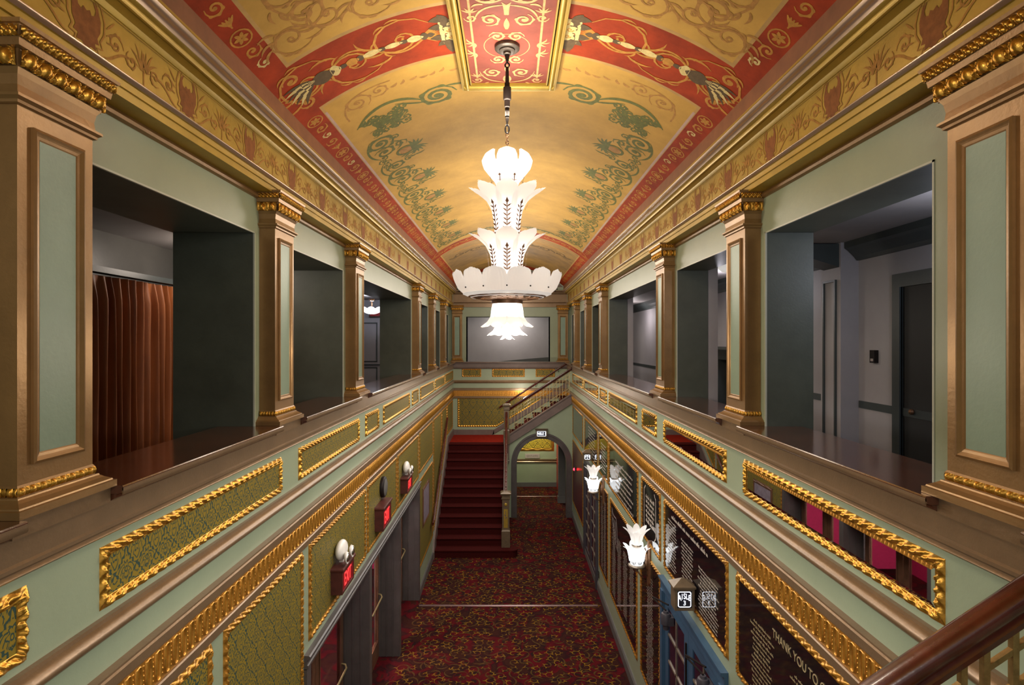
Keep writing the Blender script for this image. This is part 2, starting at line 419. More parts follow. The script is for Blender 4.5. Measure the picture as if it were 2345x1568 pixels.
PRO['corn'] = PRO['corn1'] + [(1.718,6.498),(1.706,6.498),(1.700,6.508),(1.700,6.520),(1.685,6.523),(1.676,6.530)] + [(1.676 - .055*i/6, 6.531 + .036*(i/6) + .007*sin(2*pi*i/6)) for i in range(1,7)] + [(1.617,6.568),(1.617,6.582),(1.640,6.584),(1.66,6.584),(1.95,6.60)]
del PRO['corn1']
for s in (-1, 1):
    for k, m in (('fascia','taupe'),('rail','bronze_dark'),('bandtop','taupe'),('bandback','gilt_amber'),('bandlow','taupe'),('arch','olive_gold'),('frieze','olive_gold'),('corn','olive_gold'),('wallmould','bronze')):
        trim(PRO[k], m, s, smooth=35)
    # bead and cornice lip, their pinkish gloss highlight lightened into the colour
    trim([(1.757 - .023*sin(pi*i/8), 6.194 + .028*i/8) for i in range(9)], 'bead_glint', s, smooth=60)
    trim([(1.672 - .057*i/8, 6.5265 + .036*(i/8) + .007*sin(2*pi*i/8)) for i in range(9)] + [(1.64,6.575),(1.67,6.56)], 'bead_glint', s, smooth=60)
    trim([(1.80,.0),(1.755,.0),(1.755,.15),(1.762,.16),(1.762,.175),(1.775,.19),(1.80,.19)], 'gray_paint', s, 16.2 if s < 0 else Y0, 16.15 if s > 0 else 16.25) if s > 0 else None
    # ledge (deep sill) and its nosing cut at each pilaster
    n_tr[0] += 1; B = MB()
    for a, b in zip([Y0] + [p + PW + (.06 if s < 0 else .0) for p in (PIL if s < 0 else PILR)], [p - .06 for p in (PIL if s < 0 else PILR)] + [17.75]):
        B.extr([(2.165,4.335),(1.715,4.335),(1.700,4.340),(1.690,4.352),(1.690,4.366),(1.694,4.371),(2.165,4.371)], side(s), a, b)
        B.extr([(1.80,4.300),(1.755,4.300),(1.735,4.312),(1.722,4.336),(1.80,4.336)], side(s), a + .01, b - .01)
    struct('trim_%d' % n_tr[0], B, 'ledge_wood', None, 30); n_tr[0] += 1; B = MB()
    for p in (PIL if s < 0 else PILR): B.box(s*1.745, s*2.165, p - .06, p + PW + .06, 4.30, 4.370)
    struct('trim_%d' % n_tr[0], B, 'bronze_dark')
    # thin glossy edge strips on the nosing
    n_tr[0] += 1; B = MB()
    for a, b in zip([Y0] + [p + PW + (.06 if s < 0 else .0) for p in (PIL if s < 0 else PILR)], [p - .06 for p in (PIL if s < 0 else PILR)] + [17.75]):
        B.extr([(1.694,4.330),(1.6885,4.336),(1.6885,4.352),(1.6885,4.362),(1.694,4.362)], side(s), a, b)
    struct('trim_%d' % n_tr[0], B, 'taupe', None, 60)
B = MB(); B.extr([(1.80,.0),(1.758,.0),(1.758,.15),(1.765,.16),(1.765,.175),(1.778,.19),(1.80,.19)], side(-1), 10.98, 13.1)
struct('baseboard_left', B, 'gray_paint')
# back wall mouldings
def btrim(prof, m, x0=-1.78, x1=1.78, y=Y1):
    n_tr[0] += 1; B = MB(); B.extr([(WD - p, q) for p, q in prof], lambda p, q, a: (a, y - p, q), x0, x1); struct('trim_%d' % n_tr[0], B, m, None, 35)
for k, m in (('fascia','stringer'),('rail','bronze_dark'),('bandtop','taupe'),('bandback','gilt_amber'),('bandlow','taupe'),('arch','taupe'),('frieze','taupe'),('corn','taupe')):
    btrim(PRO[k], m)
btrim([(2.0,4.335),(1.70,4.335),(1.69,4.352),(1.694,4.371),(2.0,4.371)], 'stringer')
btrim([(1.95,6.075),(1.765,6.075),(1.765,6.12),(1.95,6.12)], 'taupe')

# ---- fluted gilt band (both sides and the back)
def flutes(B, mp, a0, a1, pitch, fine):
    n = int((a1 - a0)/pitch); zc, hh, hw = 3.391, .070, .0165
    for i in range(n):
        c = a0 + pitch*(i + .5); f = fine(c); K = 14 if f else 8
        ring = []
        for k in range(K):
            t = 2*pi*k/K; ring.append((hw*cos(t), sin(t)*hw + (hh - hw if sin(t) > 0 else -(hh - hw)) if abs(sin(t)) > 1e-6 else 0))
        if f:
            B.loft([[mp(c + x*sc, zc + z*(1 + (sc-1)*.25), .028 + h) for x, z in ring] for sc, h in ((1.42,0),(1.25,.011),(1.0,.010),(.85,-.006))], True, False)
            for q in range(6):
                zz = zc - .058 + .0232*q; r = .0075 if q % 2 else .0055
                B.grid(5, 3, lambda u, v: (lambda P: P)(mp(c + pitch*.5 + r*sin(pi*v*.5)*cos(2*pi*u), zz + r*1.3*sin(pi*v*.5)*sin(2*pi*u), .028 + r*cos(pi*v*.5))), cu=True)
        else:
            B.loft([[mp(c + x*sc, zc + z, .028 + h) for x, z in ring] for sc, h in ((1.4,0),(1.1,.010),(.8,-.004))], True, False)
            B.grid(2, 6, lambda u, v: mp(c + pitch*.5 + .012*(u-.5), zc - .06 + .12*v, .028 + .008*(1 - abs(2*u-1))*(.4 + .6*abs(cos(v*pi*3)))))
for s in (-1, 1):
    n_tr[0] += 1; B = MB(); flutes(B, wallmap(s), 1.6, Y1, .074, lambda c: c < 7); struct('trim_%d' % n_tr[0], B, 'gilt_amber', None, True)
n_tr[0] += 1; B = MB(); flutes(B, backmap(), -1.78, 1.78, .074, lambda c: False); struct('trim_%d' % n_tr[0], B, 'gilt_amber', None, True)

# ------------------------------------------------------------------ vaulted ceiling with painted fields
VR, VZ = 2.68, 4.63
def vm(s, y, h=0.0):
    r = VR - .0010 - h; a = s/VR
    return (r*sin(a), y, VZ + r*cos(a))
def vmat(s, y):
    a = abs(s)
    if 3.83 <= y <= 4.48 or 11.78 <= y <= 12.25 or y > 17.0: return 2
    f = 4 if y > 12.2 else 1
    if a > 1.601: return 2
    if a > 1.575 or min(abs(y - e) for e in (3.83, 4.48, 11.78, 12.25, 17.0)) < .035: return 3
    return f
SB = sorted(set([round(-1.79 + 3.58*i/80, 4) for i in range(81)] + [-1.601, 1.601, -1.575, 1.575]))
YB = sorted(set([round(Y0 + (Y1 - Y0)*i/20, 4) for i in range(21)] + [3.83, 4.48, 11.78, 12.25, 17.0, 3.795, 4.515, 11.745, 12.285, 16.965]))
B = MB()
B.v = [vm(s, y, -.0010) for s in SB for y in YB]; ny = len(YB)
for i in range(len(SB) - 1):
    for j in range(ny - 1):
        B.f.append([i*ny + j, (i+1)*ny + j, (i+1)*ny + j + 1, i*ny + j + 1]); B.m.append(vmat((SB[i]+SB[i+1])/2, (YB[j]+YB[j+1])/2) )
for s in (-1, 1):
    B.mat(0).add([(s*1.66, Y0, 6.55), (s*1.66, Y1, 6.55), (s*1.66, Y1, 6.737), (s*1.66, Y0, 6.737)], [(0, 1, 2, 3)])
names = ['vault_base', 'ochre', 'vermilion', 'ochre_edge', 'ochre_dim', 'st_green', 'st_sepia', 'st_gold', 'st_dark', 'st_cream', 'st_leafgreen', 'mauve_line']
GR, SE, GD, DK, CR, LG, MV = 5, 6, 7, 8, 9, 10, 11
ro = random.Random(11)
def put(B, m, strokes, mp, h=0.0):
    B.mat(m)
    for k, (p, w) in enumerate(strokes): B.ribbon(p, w, mp, h + .00010*(k % 11))
def xf(strokes, ox, oy, ang=0, sc=1, fx=1, fy=1):
    c, s_ = cos(ang), sin(ang); out = []
    for p, w in strokes:
        q = [(fx*x*sc, fy*y*sc) for x, y in p]
        out.append(([(ox + x*c - y*s_, oy + x*s_ + y*c) for x, y in q], [v*sc for v in w] if isinstance(w, list) else w*sc))
    return out
def volute(r, turns=1.6, w=.028, leaves=4):
    """a spiral with leaf ticks on its outside; starts at (r,0) heading +y"""
    p = sp(0, 0, r, 0, turns, 1, .10, int(14*turns)); out = [(p, tap(len(p), w, .2, .3, .35))]
    for k in range(leaves):
        i = int(2 + k*len(p)*.10); a = 2*pi*turns*i/len(p)
        x, y = p[i]; out.append(leaf(x, y, a + .9, r*.42, w*.9, .9, 5))
    out.append((sp(0, 0, r*.16, 0, 1, 1, .5, 8), w*.9))
    return out
def rinceau(L, H, period, w=.02, dens=1, leaves=3):
    """running scroll along +x centred on y=0"""
    out = []; n = max(1, round(L/period)); P = L/n
    stem = [(P*n*i/(n*14), H*.30*sin(pi*i/14 )) for i in range(n*14 + 1)]
    out.append((stem, w))
    for k in range(n):
        f = 1 if k % 2 == 0 else -1; cx = P*(k + .5)
        v = volute(H*.62, 1.35, w, leaves); out += xf(v, cx, -f*H*.10, (pi*1.15 if f > 0 else pi*.85), 1, 1, f)
        for q in range(3):
            out.append(leaf(cx + P*(.25 + .12*q), f*H*(.32 - .2*q), f*(.9 - .5*q), H*.5, w*1.2, -f*.8, 5))
    return out
def rosette(r, w):
    out = [(sp(0, 0, r, 0, 1, 1, 1, 16), w)]
    for k in range(6): out.append(leaf(.15*r*cos(k*pi/3), .15*r*sin(k*pi/3), k*pi/3, r*.62, r*.38, 0, 4))
    out.append((sp(0, 0, r*.2, 0, 1, 1, .4, 8), w)); return out
# red side borders: rosette, volutes, husk - repeating
for s in (-1, 1):
    for y0_, y1_ in ((1.0, 3.83), (4.52, 11.74), (12.3, 16.9)):
        y = y0_ + .10; k = 0
        while y < y1_ - .05:
            c = s*1.698; kk = k % 5
            if kk == 0: put(B, GD, xf(rosette(.068, .012), c, y), vm)
            elif kk in (1, 3): put(B, GD, xf(volute(.062, 1.4, .016, 3), c, y, s*(.6 if kk == 1 else 2.6), 1, 1, 1 if kk == 1 else -1), vm)
            elif kk == 2: put(B, CR if y < 6 else GD, xf(volute(.05, 1.2, .014, 4), c - s*.01, y, pi*.5, 1, s, 1), vm)
            else:
                for q in range(5): put(B, GD, [leaf(c - .05 + .025*q, y - .04, pi/2 + (q-2)*.35, .09, .018, 0, 4)], vm)
            y += .15; k += 1
# red cross bands
def band(yc, H, flip=1, rich=True):
    for s in (-1, 1):
        mpb = lambda a, b, h=0.0: vm(s*a, yc + flip*b, h)
        put(B, GD, xf(rinceau(1.15, H*.8, .36, .020, 1, 4), .62, 0), mpb)
        if not rich: continue
        # central torch: stacked urn shapes
        x = 1.52
        for L, w, m in ((.16,.15,DK),(.08,.13,CR),(.07,.05,DK),(.09,.09,GD),(.06,.07,DK),(.13,.07,CR),(.06,.05,DK),(.12,.06,CR),(.07,.05,DK),(.11,.08,CR),(.06,.09,DK),(.05,.06,DK)):
            q, ww = leaf(x, 0, pi, L*1.15, w, 0, 6); put(B, m, [(q, ww)], mpb, .0012); x -= L*.9
        for k in range(7): put(B, CR if k % 2 else DK, [leaf(1.50, -.02 + .0*k, (-.55 + .2*k), .26, .04, .3, 5)], mpb, .0016)
        for k in range(2): put(B, GD, xf(volute(.07, 1.3, .026, 2), 1.64, .17 - .34*k, 0, 1, 1, 1 - 2*k), mpb)
        # shell basket and blooms
        for k in range(13): put(B, GD, [leaf(.66, 0, pi + (-.75 + .125*k), .16, .014, 0, 4)], mpb)
        put(B, CR, [([(.50, -.15), (.50, .15)], .035)], mpb, .0012)
        rq = random.Random(5)
        for k in range(34): put(B, DK, [leaf(.37 + rq.uniform(-.09,.11), rq.uniform(-.17,.17), rq.uniform(0, 6.28), .13, .075, .3, 5)], mpb, .0012)
        for fx, fy in ((.40,-.10),(.36,.0),(.43,.07),(.30,.09),(.44,-.02),(.31,-.07)):
            for k in range(5): put(B, CR, [leaf(fx, fy, k*1.257 + fx*9, .062, .05, .5, 4)], mpb, .002)
            put(B, GD, [(sp(fx, fy, .028, 0, 1.2, 1, .2, 9), .010)], mpb, .0032)
band(4.155, .52); band(12.0, .36, 1, False)
# near ochre field: sepia scrolls and green leaves; middle field: green scroll border
for s in (-1, 1):
    mA = lambda a, b, h=0.0: vm(s*a, b, h)
    put(B, SE, xf(rinceau(1.1, .26, .30, .018, 1, 4), .5, 3.58), mA)
    put(B, SE, xf(volute(.15, 1.7, .024, 5), 1.30, 3.45, .4), mA)
    put(B, SE, xf(rinceau(2.2, .22, .34, .018, 1, 4), 1.40, 1.2, pi/2), mA)
    for k in range(9): put(B, LG, [leaf(1.02 + .02*(k % 3), 3.05, .2 + .5*k, .19, .085, .6, 6)], mA, .001)
    for k in range(7): put(B, LG, [leaf(.78, 3.2, 2.6 + .2*k, .25, .06, .6, 6)], mA, .001)
    for k in range(5): put(B, SE, [leaf(.5 + .11*k, 3.28 + .02*k, .3*k, .10, .03, .6, 4)], mA)
    # sepia corner motif of the middle field
    put(B, SE, xf(volute(.13, 1.8, .018, 5), 1.33, 4.74, 2.2), mA); put(B, SE, xf(volute(.09, 1.5, .016, 4), 1.12, 4.70, .6), mA)
    put(B, SE, [(bez((1.47,4.95),(1.50,4.62),(1.3,4.58),(1.0,4.62), 12), .016)], mA)
    for k in range(8): put(B, SE, [leaf(1.02 - .085*k, 4.73 + .012*sin(k*2.1), 2.9 + .5*sin(k*1.7), .075, .030, .8, 4)], mA)
    # big green scroll at the head
    put(B, GR, xf(volute(.18, 2.3, .040, 4), .66, 5.14, 3.3, 1, 1, 1), mA)
    put(B, GR, [(bez((.60,4.99),(.45,4.97),(.35,5.02),(.05,5.06), 12), tap(13, .034)), (bez((.80,5.15),(1.0,4.90),(1.25,4.90),(1.46,5.16), 14), tap(15, .045)), (bez((.78,5.2),(.9,5.16),(.95,5.1),(1.05,5.04), 8), tap(9,.028))], mA)
    for k in range(5): put(B, GR, [leaf(.22 - .02*k, 5.06, 2.2 + .45*k, .12, .035, .5, 5)], mA)
    rq = random.Random(2)
    for k in range(46):                              # leafy bouquet in the corner
        cx, cy = 1.20 + rq.uniform(-.22, .16), 5.18 + rq.uniform(-.07, .30)
        put(B, GR, xf(volute(rq.uniform(.04,.075), 1.2, .017, 4), cx, cy, rq.uniform(0, 6.28), 1, 1, rq.choice((1,-1))), mA)
    for k in range(12): put(B, GR, [leaf(1.44 - .03*k, 5.14 + .02*k, pi + .6*sin(k), .10, .035, .5, 4)], mA)
    y = 5.62
    while y < 11.4:                                  # side scroll units
        U = .98
        put(B, GR, xf(volute(.165, 2.1, .034, 4), 1.36, y + .06, 1.2, 1, 1, 1), mA)
        put(B, GR, xf(volute(.125, 1.7, .028, 4), 1.36, y + .30, -.5, 1, 1, -1), mA)
        put(B, GR, xf(volute(.075, 1.4, .019, 4), 1.17, y + .26, 2.4, 1, 1, 1), mA); put(B, GR, xf(volute(.060, 1.3, .016, 3), 1.19, y + .06, .4, 1, 1, -1), mA)
        put(B, SE, [([(1.16, y + .43), (1.16, y + .55)], .13)], mA); put(B, GR, [(sp(1.16, y + .49, .095, 0, 1, 1, 1, 14), .030)], mA, .001)
        for k in range(9): put(B, GR, [leaf(1.09, y + .49, pi + (k-4)*.30, .20, .036, .4*(1 if k > 4 else -1), 5)], mA)
        for k in range(5): put(B, GR, xf(volute(.055, 1.4, .017, 2), 1.40 + .03*(k % 2), y + .42 + .075*k, k*1.3, 1, 1, (1, -1)[k % 2]), mA)
        put(B, GR, xf(volute(.120, 1.8, .027, 4), 1.33, y + .78, 1.0, 1, 1, -1), mA); put(B, GR, xf(volute(.065, 1.3, .017, 3), 1.17, y + .74, 3.0, 1, 1, 1), mA)
        for k in range(6): put(B, GR, [leaf(1.24 - .03*k, y + .62 + .05*(k % 3), pi + .5*sin(k*2), .13, .028, .5, 5)], mA)
        put(B, GR, [(bez((1.44, y-.08),(1.55, y+.1),(1.53, y+.3),(1.44, y+.42), 10), tap(11, .024)), (bez((1.26, y+.12),(1.12, y+.2),(1.14, y+.3),(1.24, y+.38), 8), tap(9, .024)), (bez((1.44, y+.56),(1.54, y+.68),(1.53, y+.86),(1.44, y+.98), 10), tap(11, .022))], mA)
        y += U
    put(B, GR, [(bez((.0,11.40),(.5,11.2),(.9,11.55),(1.4,11.5), 18), tap(19, .05))], mA); put(B, GR, xf(rinceau(1.2, .22, .30, .024, 1, 4), .25, 11.42), mA)
    put(B, SE, [(bez((.0,13.0),(.5,12.8),(.9,13.0),(1.3,12.7), 18), .05)], mA); put(B, DK, xf(rinceau(1.2, .3, .36, .03), .2, 13.3), mA)
    put(B, MV, [([(1.582, 4.6), (1.582, 11.7)], .022)], mA)
struct('ceiling', B, names, None, None)

# ---- frieze stencil: brown palmettes and scrolls, and soffit painting
def palmette():
    half = [(0,-.11),(.03,-.09),(.06,-.095),(.05,-.066),(.078,-.060),(.066,-.035),(.085,.0),(.088,.05),(.070,.10),(.038,.12),(.056,.085),(.050,.060),(.030,.050),(.020,.070),(0,.058)]
    old = [(0,-.105),(.028,-.088),(.055,-.092),(.045,-.066),(.070,-.060),(.058,-.030),(.078,-.010),(.088,.035),(.080,.075),(.058,.105),(.062,.070),(.050,.048),(.030,.050),(.034,.072),(.020,.080),(.010,.062),(0,.055)]
    return half
for s in (-1, 1):
    n_tr[0] += 1; B = MB(); mpf = lambda a, b, h=0.0: (s*(1.795 - .0015 - h), a, 6.348 + b)
    c = .14
    while c < Y1:
        hp = palmette()
        B.mat(0).poly([(c + x*.95, z*.95) for x, z in hp] + [(c - x*.95, z*.95) for x, z in hp[-2:0:-1]], mpf)
        for f in (1, -1):
            B.mat(1).ribbon([(c + f*x*1.22, z*1.12) for x, z in hp[1:11]], .009, mpf, .0004)
            if c < 9:
                st = [(bez((c + f*.10,-.09),(c + f*.17,-.10),(c + f*.19,.03),(c + f*.375,-.03), 10), tap(11, .012))]
                st += xf(volute(.052, 1.3, .010, 3), c + f*.18, .0, 0 if f > 0 else pi, 1, 1, f) + xf(volute(.045, 1.2, .009, 3), c + f*.29, -.02, 2.2, 1, f, 1)
                st += [leaf(c + f*.355, -.03, pi/2 - f*(.5 - .25*k), .12 - .015*abs(k-2), .013, f*.2*k, 5) for k in range(4)]
                st += [leaf(c + f*.12, -.02 + .03*k, (0 if f > 0 else pi) + f*(.2 + .3*k), .075, .010, 0, 4) for k in range(3)]
                put(B, 1, st, mpf, 0 if f > 0 else .00055)
        if c < 9: put(B, 1, [([(c + .375, -.11), (c + .375, .06)], .010)], mpf)
        c += .755
    B.mat(2).ribbon([(Y0, .112), (Y1, .112)], .004, mpf); B.ribbon([(Y0, -.116), (Y1, -.116)], .004, mpf)
    struct('trim_%d' % n_tr[0], B, ['st_brown', 'st_sepia', 'st_line'])

# ---- dropped ceiling panel the chandelier hangs from
n_tr[0] += 1
B = MB(); x0, x1, y0, y1 = -.425, .405, 3.3, 5.07
def fr(B, w, z0, z1, ins):
    a, b, c, d = x0 + ins, x1 - ins, y0 + ins, y1 - ins
    for r in ((a, a + w, c, d), (b - w, b, c, d), (a + w, b - w, c, c + w), (a + w, b - w, d - w, d)): B.box(r[0], r[1], r[2], r[3], z0, z1)
fr(B, .03, 7.245, 7.32, 0); fr(B, .012, 7.235, 7.30, .004); 
prof = [(.0,.0)] + [(.028 + .022*cos(pi - pi*i/8), -.022*sin(pi*i/8)) for i in range(9)] + [(.056,.0)]
def strip(ax, sgn, c, a, b):
    B.extr(prof, (lambda p, q, t: (c + sgn*p, t, 7.252 + q)) if ax == 'x' else (lambda p, q, t: (t, c + sgn*p, 7.252 + q)), a, b)
strip('x', 1, x0 + .02, y0 + .02, y1 - .02); strip('x', -1, x1 - .02, y0 + .02, y1 - .02); strip('y', -1, y1 - .02, x0 + .02, x1 - .02); strip('y', 1, y0 + .02, x0 + .02, x1 - .02)
fr(B, .012, 7.248, 7.30, .078)
struct('trim_%d' % n_tr[0], B, 'olive_gold', None, 40)
n_tr[0] += 1; B = MB(); B.box(x0 + .05, x1 - .05, y0 + .05, y1 - .05, 7.268, 7.30)
cx_ = -.025; pm = lambda a, b, h=0.0: (cx_ + a, 4.36 + b, 7.2665 - h)
for f in (1, -1):
    st = [([(f*.255, -.9), (f*.255, .52)], .016)]
    for yy in (-.05, .1): st += [leaf(f*.255, yy, pi/2 - f*(.4 + .8*k), .075, .016, -f*.8, 5) for k in (-1.6, -.6, .6, 1.6)]
    for yy in (.56, -.38): st += xf(volute(.045, 1.4, .014, 4), f*.255, yy, 0, 1, f, 1) + [leaf(f*.255, yy - .06, -pi/2 + (k-2)*.5, .07, .014, 0, 4) for k in range(5)]
    for yy, g in ((.18, 1), (-.12, -1)):
        st += xf(volute(.062, 1.7, .016, 4), f*.07, yy + g*.02, 0 if f > 0 else pi, 1, 1, f*g) + xf(volute(.075, 1.7, .018, 4), f*.12, yy + g*.24, 1.2*g, 1, f, 1)
        st += [(bez((0, yy + g*.42), (f*.1, yy + g*.40), (f*.2, yy + g*.40), (f*.23, yy + g*.22), 10), tap(11, .016)), leaf(f*.01, yy + g*.30, g*pi/2 - f*.35, .15, .035, f*.5, 6)] + ([leaf(0, yy + g*.12, g*pi/2, .14, .04, 0, 6)] if f > 0 else [])
        st += [leaf(f*.16, yy + g*.42, (0 if f > 0 else pi) + f*g*.4, .09, .02, f*.8, 5)]
    st += [(bez((0, -.62), (f*.12, -.52), (f*.24, -.55), (f*.22, -.72), 12), tap(13, .02))] + xf(volute(.08, 1.7, .02, 4), f*.13, -.64, 0, 1, f, 1)
    put(B, 1, st, pm)
put(B, 1, [(sp(0, 0, .175, 0, 1, 1, 1, 28), .006)], pm)
struct('trim_%d' % n_tr[0], B, ['rose', 'st_pale'])
# ------------------------------------------------------------------ pilasters (one built, the rest copied)
ORD = ['nearest', 'second', 'third', 'fourth', 'fifth', 'farthest']
def hstrip(B, A, C, nrm, z0, z1, period, fn, res=10, nz=7):
    L = sqrt(sum((C[k]-A[k])**2 for k in (0, 1))); n = max(1, round(L/period)); 
    def f(u, t):
        h = fn(u*n % 1.0 if u < 1 else 1.0, t)
        return (A[0] + (C[0]-A[0])*u + nrm[0]*h, A[1] + (C[1]-A[1])*u + nrm[1]*h, z0 + (z1 - z0)*t)
    B.grid(n*res, nz, f)
def egg(u, t):
    d = ((u-.5)/.30)**2 + ((t-.45)/.50)**2
    h = .030*sqrt(max(0, 1 - d))
    r = abs(sqrt(((u-.5)/.42)**2 + ((t-.5)/.60)**2) - 1); h = max(h, .019*max(0, 1 - r*7))
    return max(h, .012*max(0, 1 - abs((u if u < .5 else u - 1))*12)*(1 - t*.5)) + .008*t
def leafrow(u, t): return .022*max(0, sin(pi*t))**.7*(.12 + .88*abs(sin(2*pi*u + 2.6*(t-.5)))**1.3) + .009*abs(sin(4*pi*u - 4*t)) - .004
def beadrow(u, t):
    return max(.012*sqrt(max(0, 1 - ((u-.36)/.30)**2 - ((t-.5)/.5)**2)), .011*sqrt(max(0, 1 - ((u-.80)/.07)**2 - ((t-.5)/.5)**2)), .010*sqrt(max(0, 1 - ((u-.95)/.06)**2 - ((t-.5)/.5)**2)))
def pilaster(name, label, loc, W=PW, D=.12):
    x, y, z = loc; T = thing(name, label, 'pilaster', loc, 'bronze pilasters along the galleries')
    R = lambda zz, p: [(x, y - W/2 - p, zz), (x + D + p, y - W/2 - p, zz), (x + D + p, y + W/2 + p, zz), (x, y + W/2 + p, zz)]
    seq = lambda L: MB().loft([R(zz, p) for zz, p in L])
    mk('plinth', seq([(4.372,.062),(4.400,.062),(4.402,.052),(4.408,.050),(4.420,.030),(4.430,.018),(4.436,.016),(4.436,.006),(4.470,.006),(4.478,.001)]), 'bronze', T)
    mk('shaft', seq([(4.474,0),(5.862,0)]), 'bronze', T)
    mk('capital', seq([(5.858,.004),(5.862,.012),(5.872,.014),(5.882,.026),(5.892,.026),(5.895,.008),(5.93,.004),(5.965,.010),(5.985,.022),(5.987,.022),(6.045,.030),(6.050,.046),(6.074,.050),(6.077,.050),(6.117,.060),(6.119,.068),(6.132,.072)]), 'bronze', T)
    def around(p, z0, z1, per, fn, res=10, nz=7):
        B = MB(); a = W/2 + p; X = x + D + p
        hstrip(B, (x, y - a), (X, y - a), (0, -1), z0, z1, per, fn, res, nz); hstrip(B, (X, y - a), (X, y + a), (1, 0), z0, z1, per, fn, res, nz); hstrip(B, (X, y + a), (x, y + a), (0, 1), z0, z1, per, fn, res, nz)
        return B
    mk('egg_moulding', around(.026, 5.986, 6.046, .074, egg, 18, 10), 'gilt', T, True)
    mk('leaf_moulding', around(.053, 6.077, 6.117, .060, leafrow, 18, 8), 'gilt', T, True)
    mk('bead_moulding', around(.006, 4.438, 4.470, .048, beadrow, 14, 6), 'gilt', T, True)
    # moulded frame and sage inset on the aisle face
    X = x + D; B = MB(); a, z0, z1 = .128, 4.545, 5.795
    prof = [(0,0),(0,.012),(.010,.016),(.018,.010),(.024,.006),(.034,.004),(.040,.0)]
    def rect(i): return [(-a + i, z0 + i), (a - i, z0 + i), (a - i, z1 - i), (-a + i, z1 - i)]
    B.loft([[(X + h + .0005, y + p, q) for p, q in rect(i)] for i, h in prof], True, False); mk('panel_moulding', B, 'bronze', T)
    i = .039; B = MB(); B.box(X + .0003, X + .0022, y - a + i, y + a - i, z0 + i, z1 - i); mk('inset', B, 'jade', T)
    return T
P0 = pilaster('pilaster', 'nearest bronze pilaster with sage inset on the left gallery wall', (-WU, PIL[0] + PW/2, LZ))
for i, p in enumerate(PIL):
    yc = p + PW/2
    if i: dup(P0, (-WU, yc, LZ), 0, 'bronze pilaster with sage inset, %s along the left gallery wall' % ORD[i])
    dup(P0, (WU, PILR[i] + PW/2, LZ), pi, 'bronze pilaster with sage inset, %s along the right gallery wall' % ORD[i])
for s in (-1, 1):
    r = dup(P0, (s*1.645 + (.0 if s < 0 else -.0), Y1 + .06, LZ), -pi/2, 'bronze pilaster at the %s side of the far end wall' % ('left' if s < 0 else 'right'))
    r.scale = (1, .82, 1)

# ------------------------------------------------------------------ carved frames
def inset_poly(P, d):
    n = len(P); out = []
    A = sum(P[i][0]*P[(i+1) % n][1] - P[(i+1) % n][0]*P[i][1] for i in range(n)); sg = 1 if A > 0 else -1
    for i in range(n):
        a, b, c = P[i-1], P[i], P[(i+1) % n]
        def nr(p, q):
            L = sqrt((q[0]-p[0])**2 + (q[1]-p[1])**2); return (-(q[1]-p[1])/L*sg, (q[0]-p[0])/L*sg)
        n1, n2 = nr(a, b), nr(b, c); k = d/(1 + n1[0]*n2[0] + n1[1]*n2[1])
        out.append((b[0] + (n1[0]+n2[0])*k, b[1] + (n1[1]+n2[1])*k))
    return out
def acan(u, t):
    x = u - floor(u); b = .22*sin(pi*t)**.5 if 0 < t < 1 else 0
    def g(cx, ct, sx, st, sh):
        d = (x - cx + .5) % 1 - .5 + sh*(t - ct); return math.exp(-(d/sx)**2 - ((t - ct)/st)**2)
    v = abs(sin(7.5*atan2(t - .02, (x - .42) + 1e-4)))
    h = b + .80*g(.5, .36, .30, .30, .45)*(.62 + .38*v) + .42*g(.98, .62, .17, .22, -.5)
    dx = (x - .06 + .5) % 1 - .5; d = sqrt((dx*1.0)**2 + ((t - .74)*.8)**2)
    h += .42*math.exp(-((d - .15)/.055)**2) + .5*math.exp(-(d/.06)**2)
    if t > .90: h = max(h*.4, .34)
    return min(1.1, h)
def carved(B, P, w, mp, per=.078, hgt=.026, res=8, nt=7):
    Q = inset_poly(P, w); n = len(P)
    for i in range(n):
        a, b, c, d = P[i], P[(i+1) % n], Q[i], Q[(i+1) % n]
        L = sqrt((b[0]-a[0])**2 + (b[1]-a[1])**2); m = max(2, round(L/per))
        def f(u, t):
            o = (a[0] + (b[0]-a[0])*u, a[1] + (b[1]-a[1])*u); q = (c[0] + (d[0]-c[0])*u, c[1] + (d[1]-c[1])*u)
            return mp(o[0] + (q[0]-o[0])*t, o[1] + (q[1]-o[1])*t, hgt*acan(u*m, t) if 0 < t < 1 else (0 if t == 0 else .006))
        B.grid(m*res, nt, f)
    return Q
def rect(a, b, c, d): return [(a, c), (b, c), (b, d), (a, d)]
def panel(name, label, cat, group, P, mp, w, fill, fmat='gilt', per=.078, fine=True, hgt=.026, base=None):
    cx = sum(p[0] for p in P)/len(P); zz = min(p[1] for p in P)
    T = thing(name, label, cat, mp(cx, zz, 0), group)
    B = MB(); Q = carved(B, P, w, mp, per, hgt, 14 if fine else 7, 12 if fine else 6); mk('frame', B, fmat, T, True)
    Q = inset_poly(P, w*.96)
    if fill[0] == 'mirror':
        B = MB(); R_ = inset_poly(Q, .022); n = len(Q)
        B.add([mp(p[0], p[1], .004) for p in Q] + [mp(p[0], p[1], .0075) for p in R_], [(i, (i+1) % n, n + (i+1) % n, n + i) for i in range(n)] + [tuple(range(n, 2*n))])
        mk('mirror_glass', B, 'mirror', T)
    else:
        B = MB(); B.loft([[mp(p[0], p[1], .001) for p in Q], [mp(p[0], p[1], .005) for p in Q]]); T = mk(fill[1], B, fill[0], T)
    return T, Q
L_, R_W = wallmap(-1), wallmap(1)
gU = 'damask panels on the left balcony front'
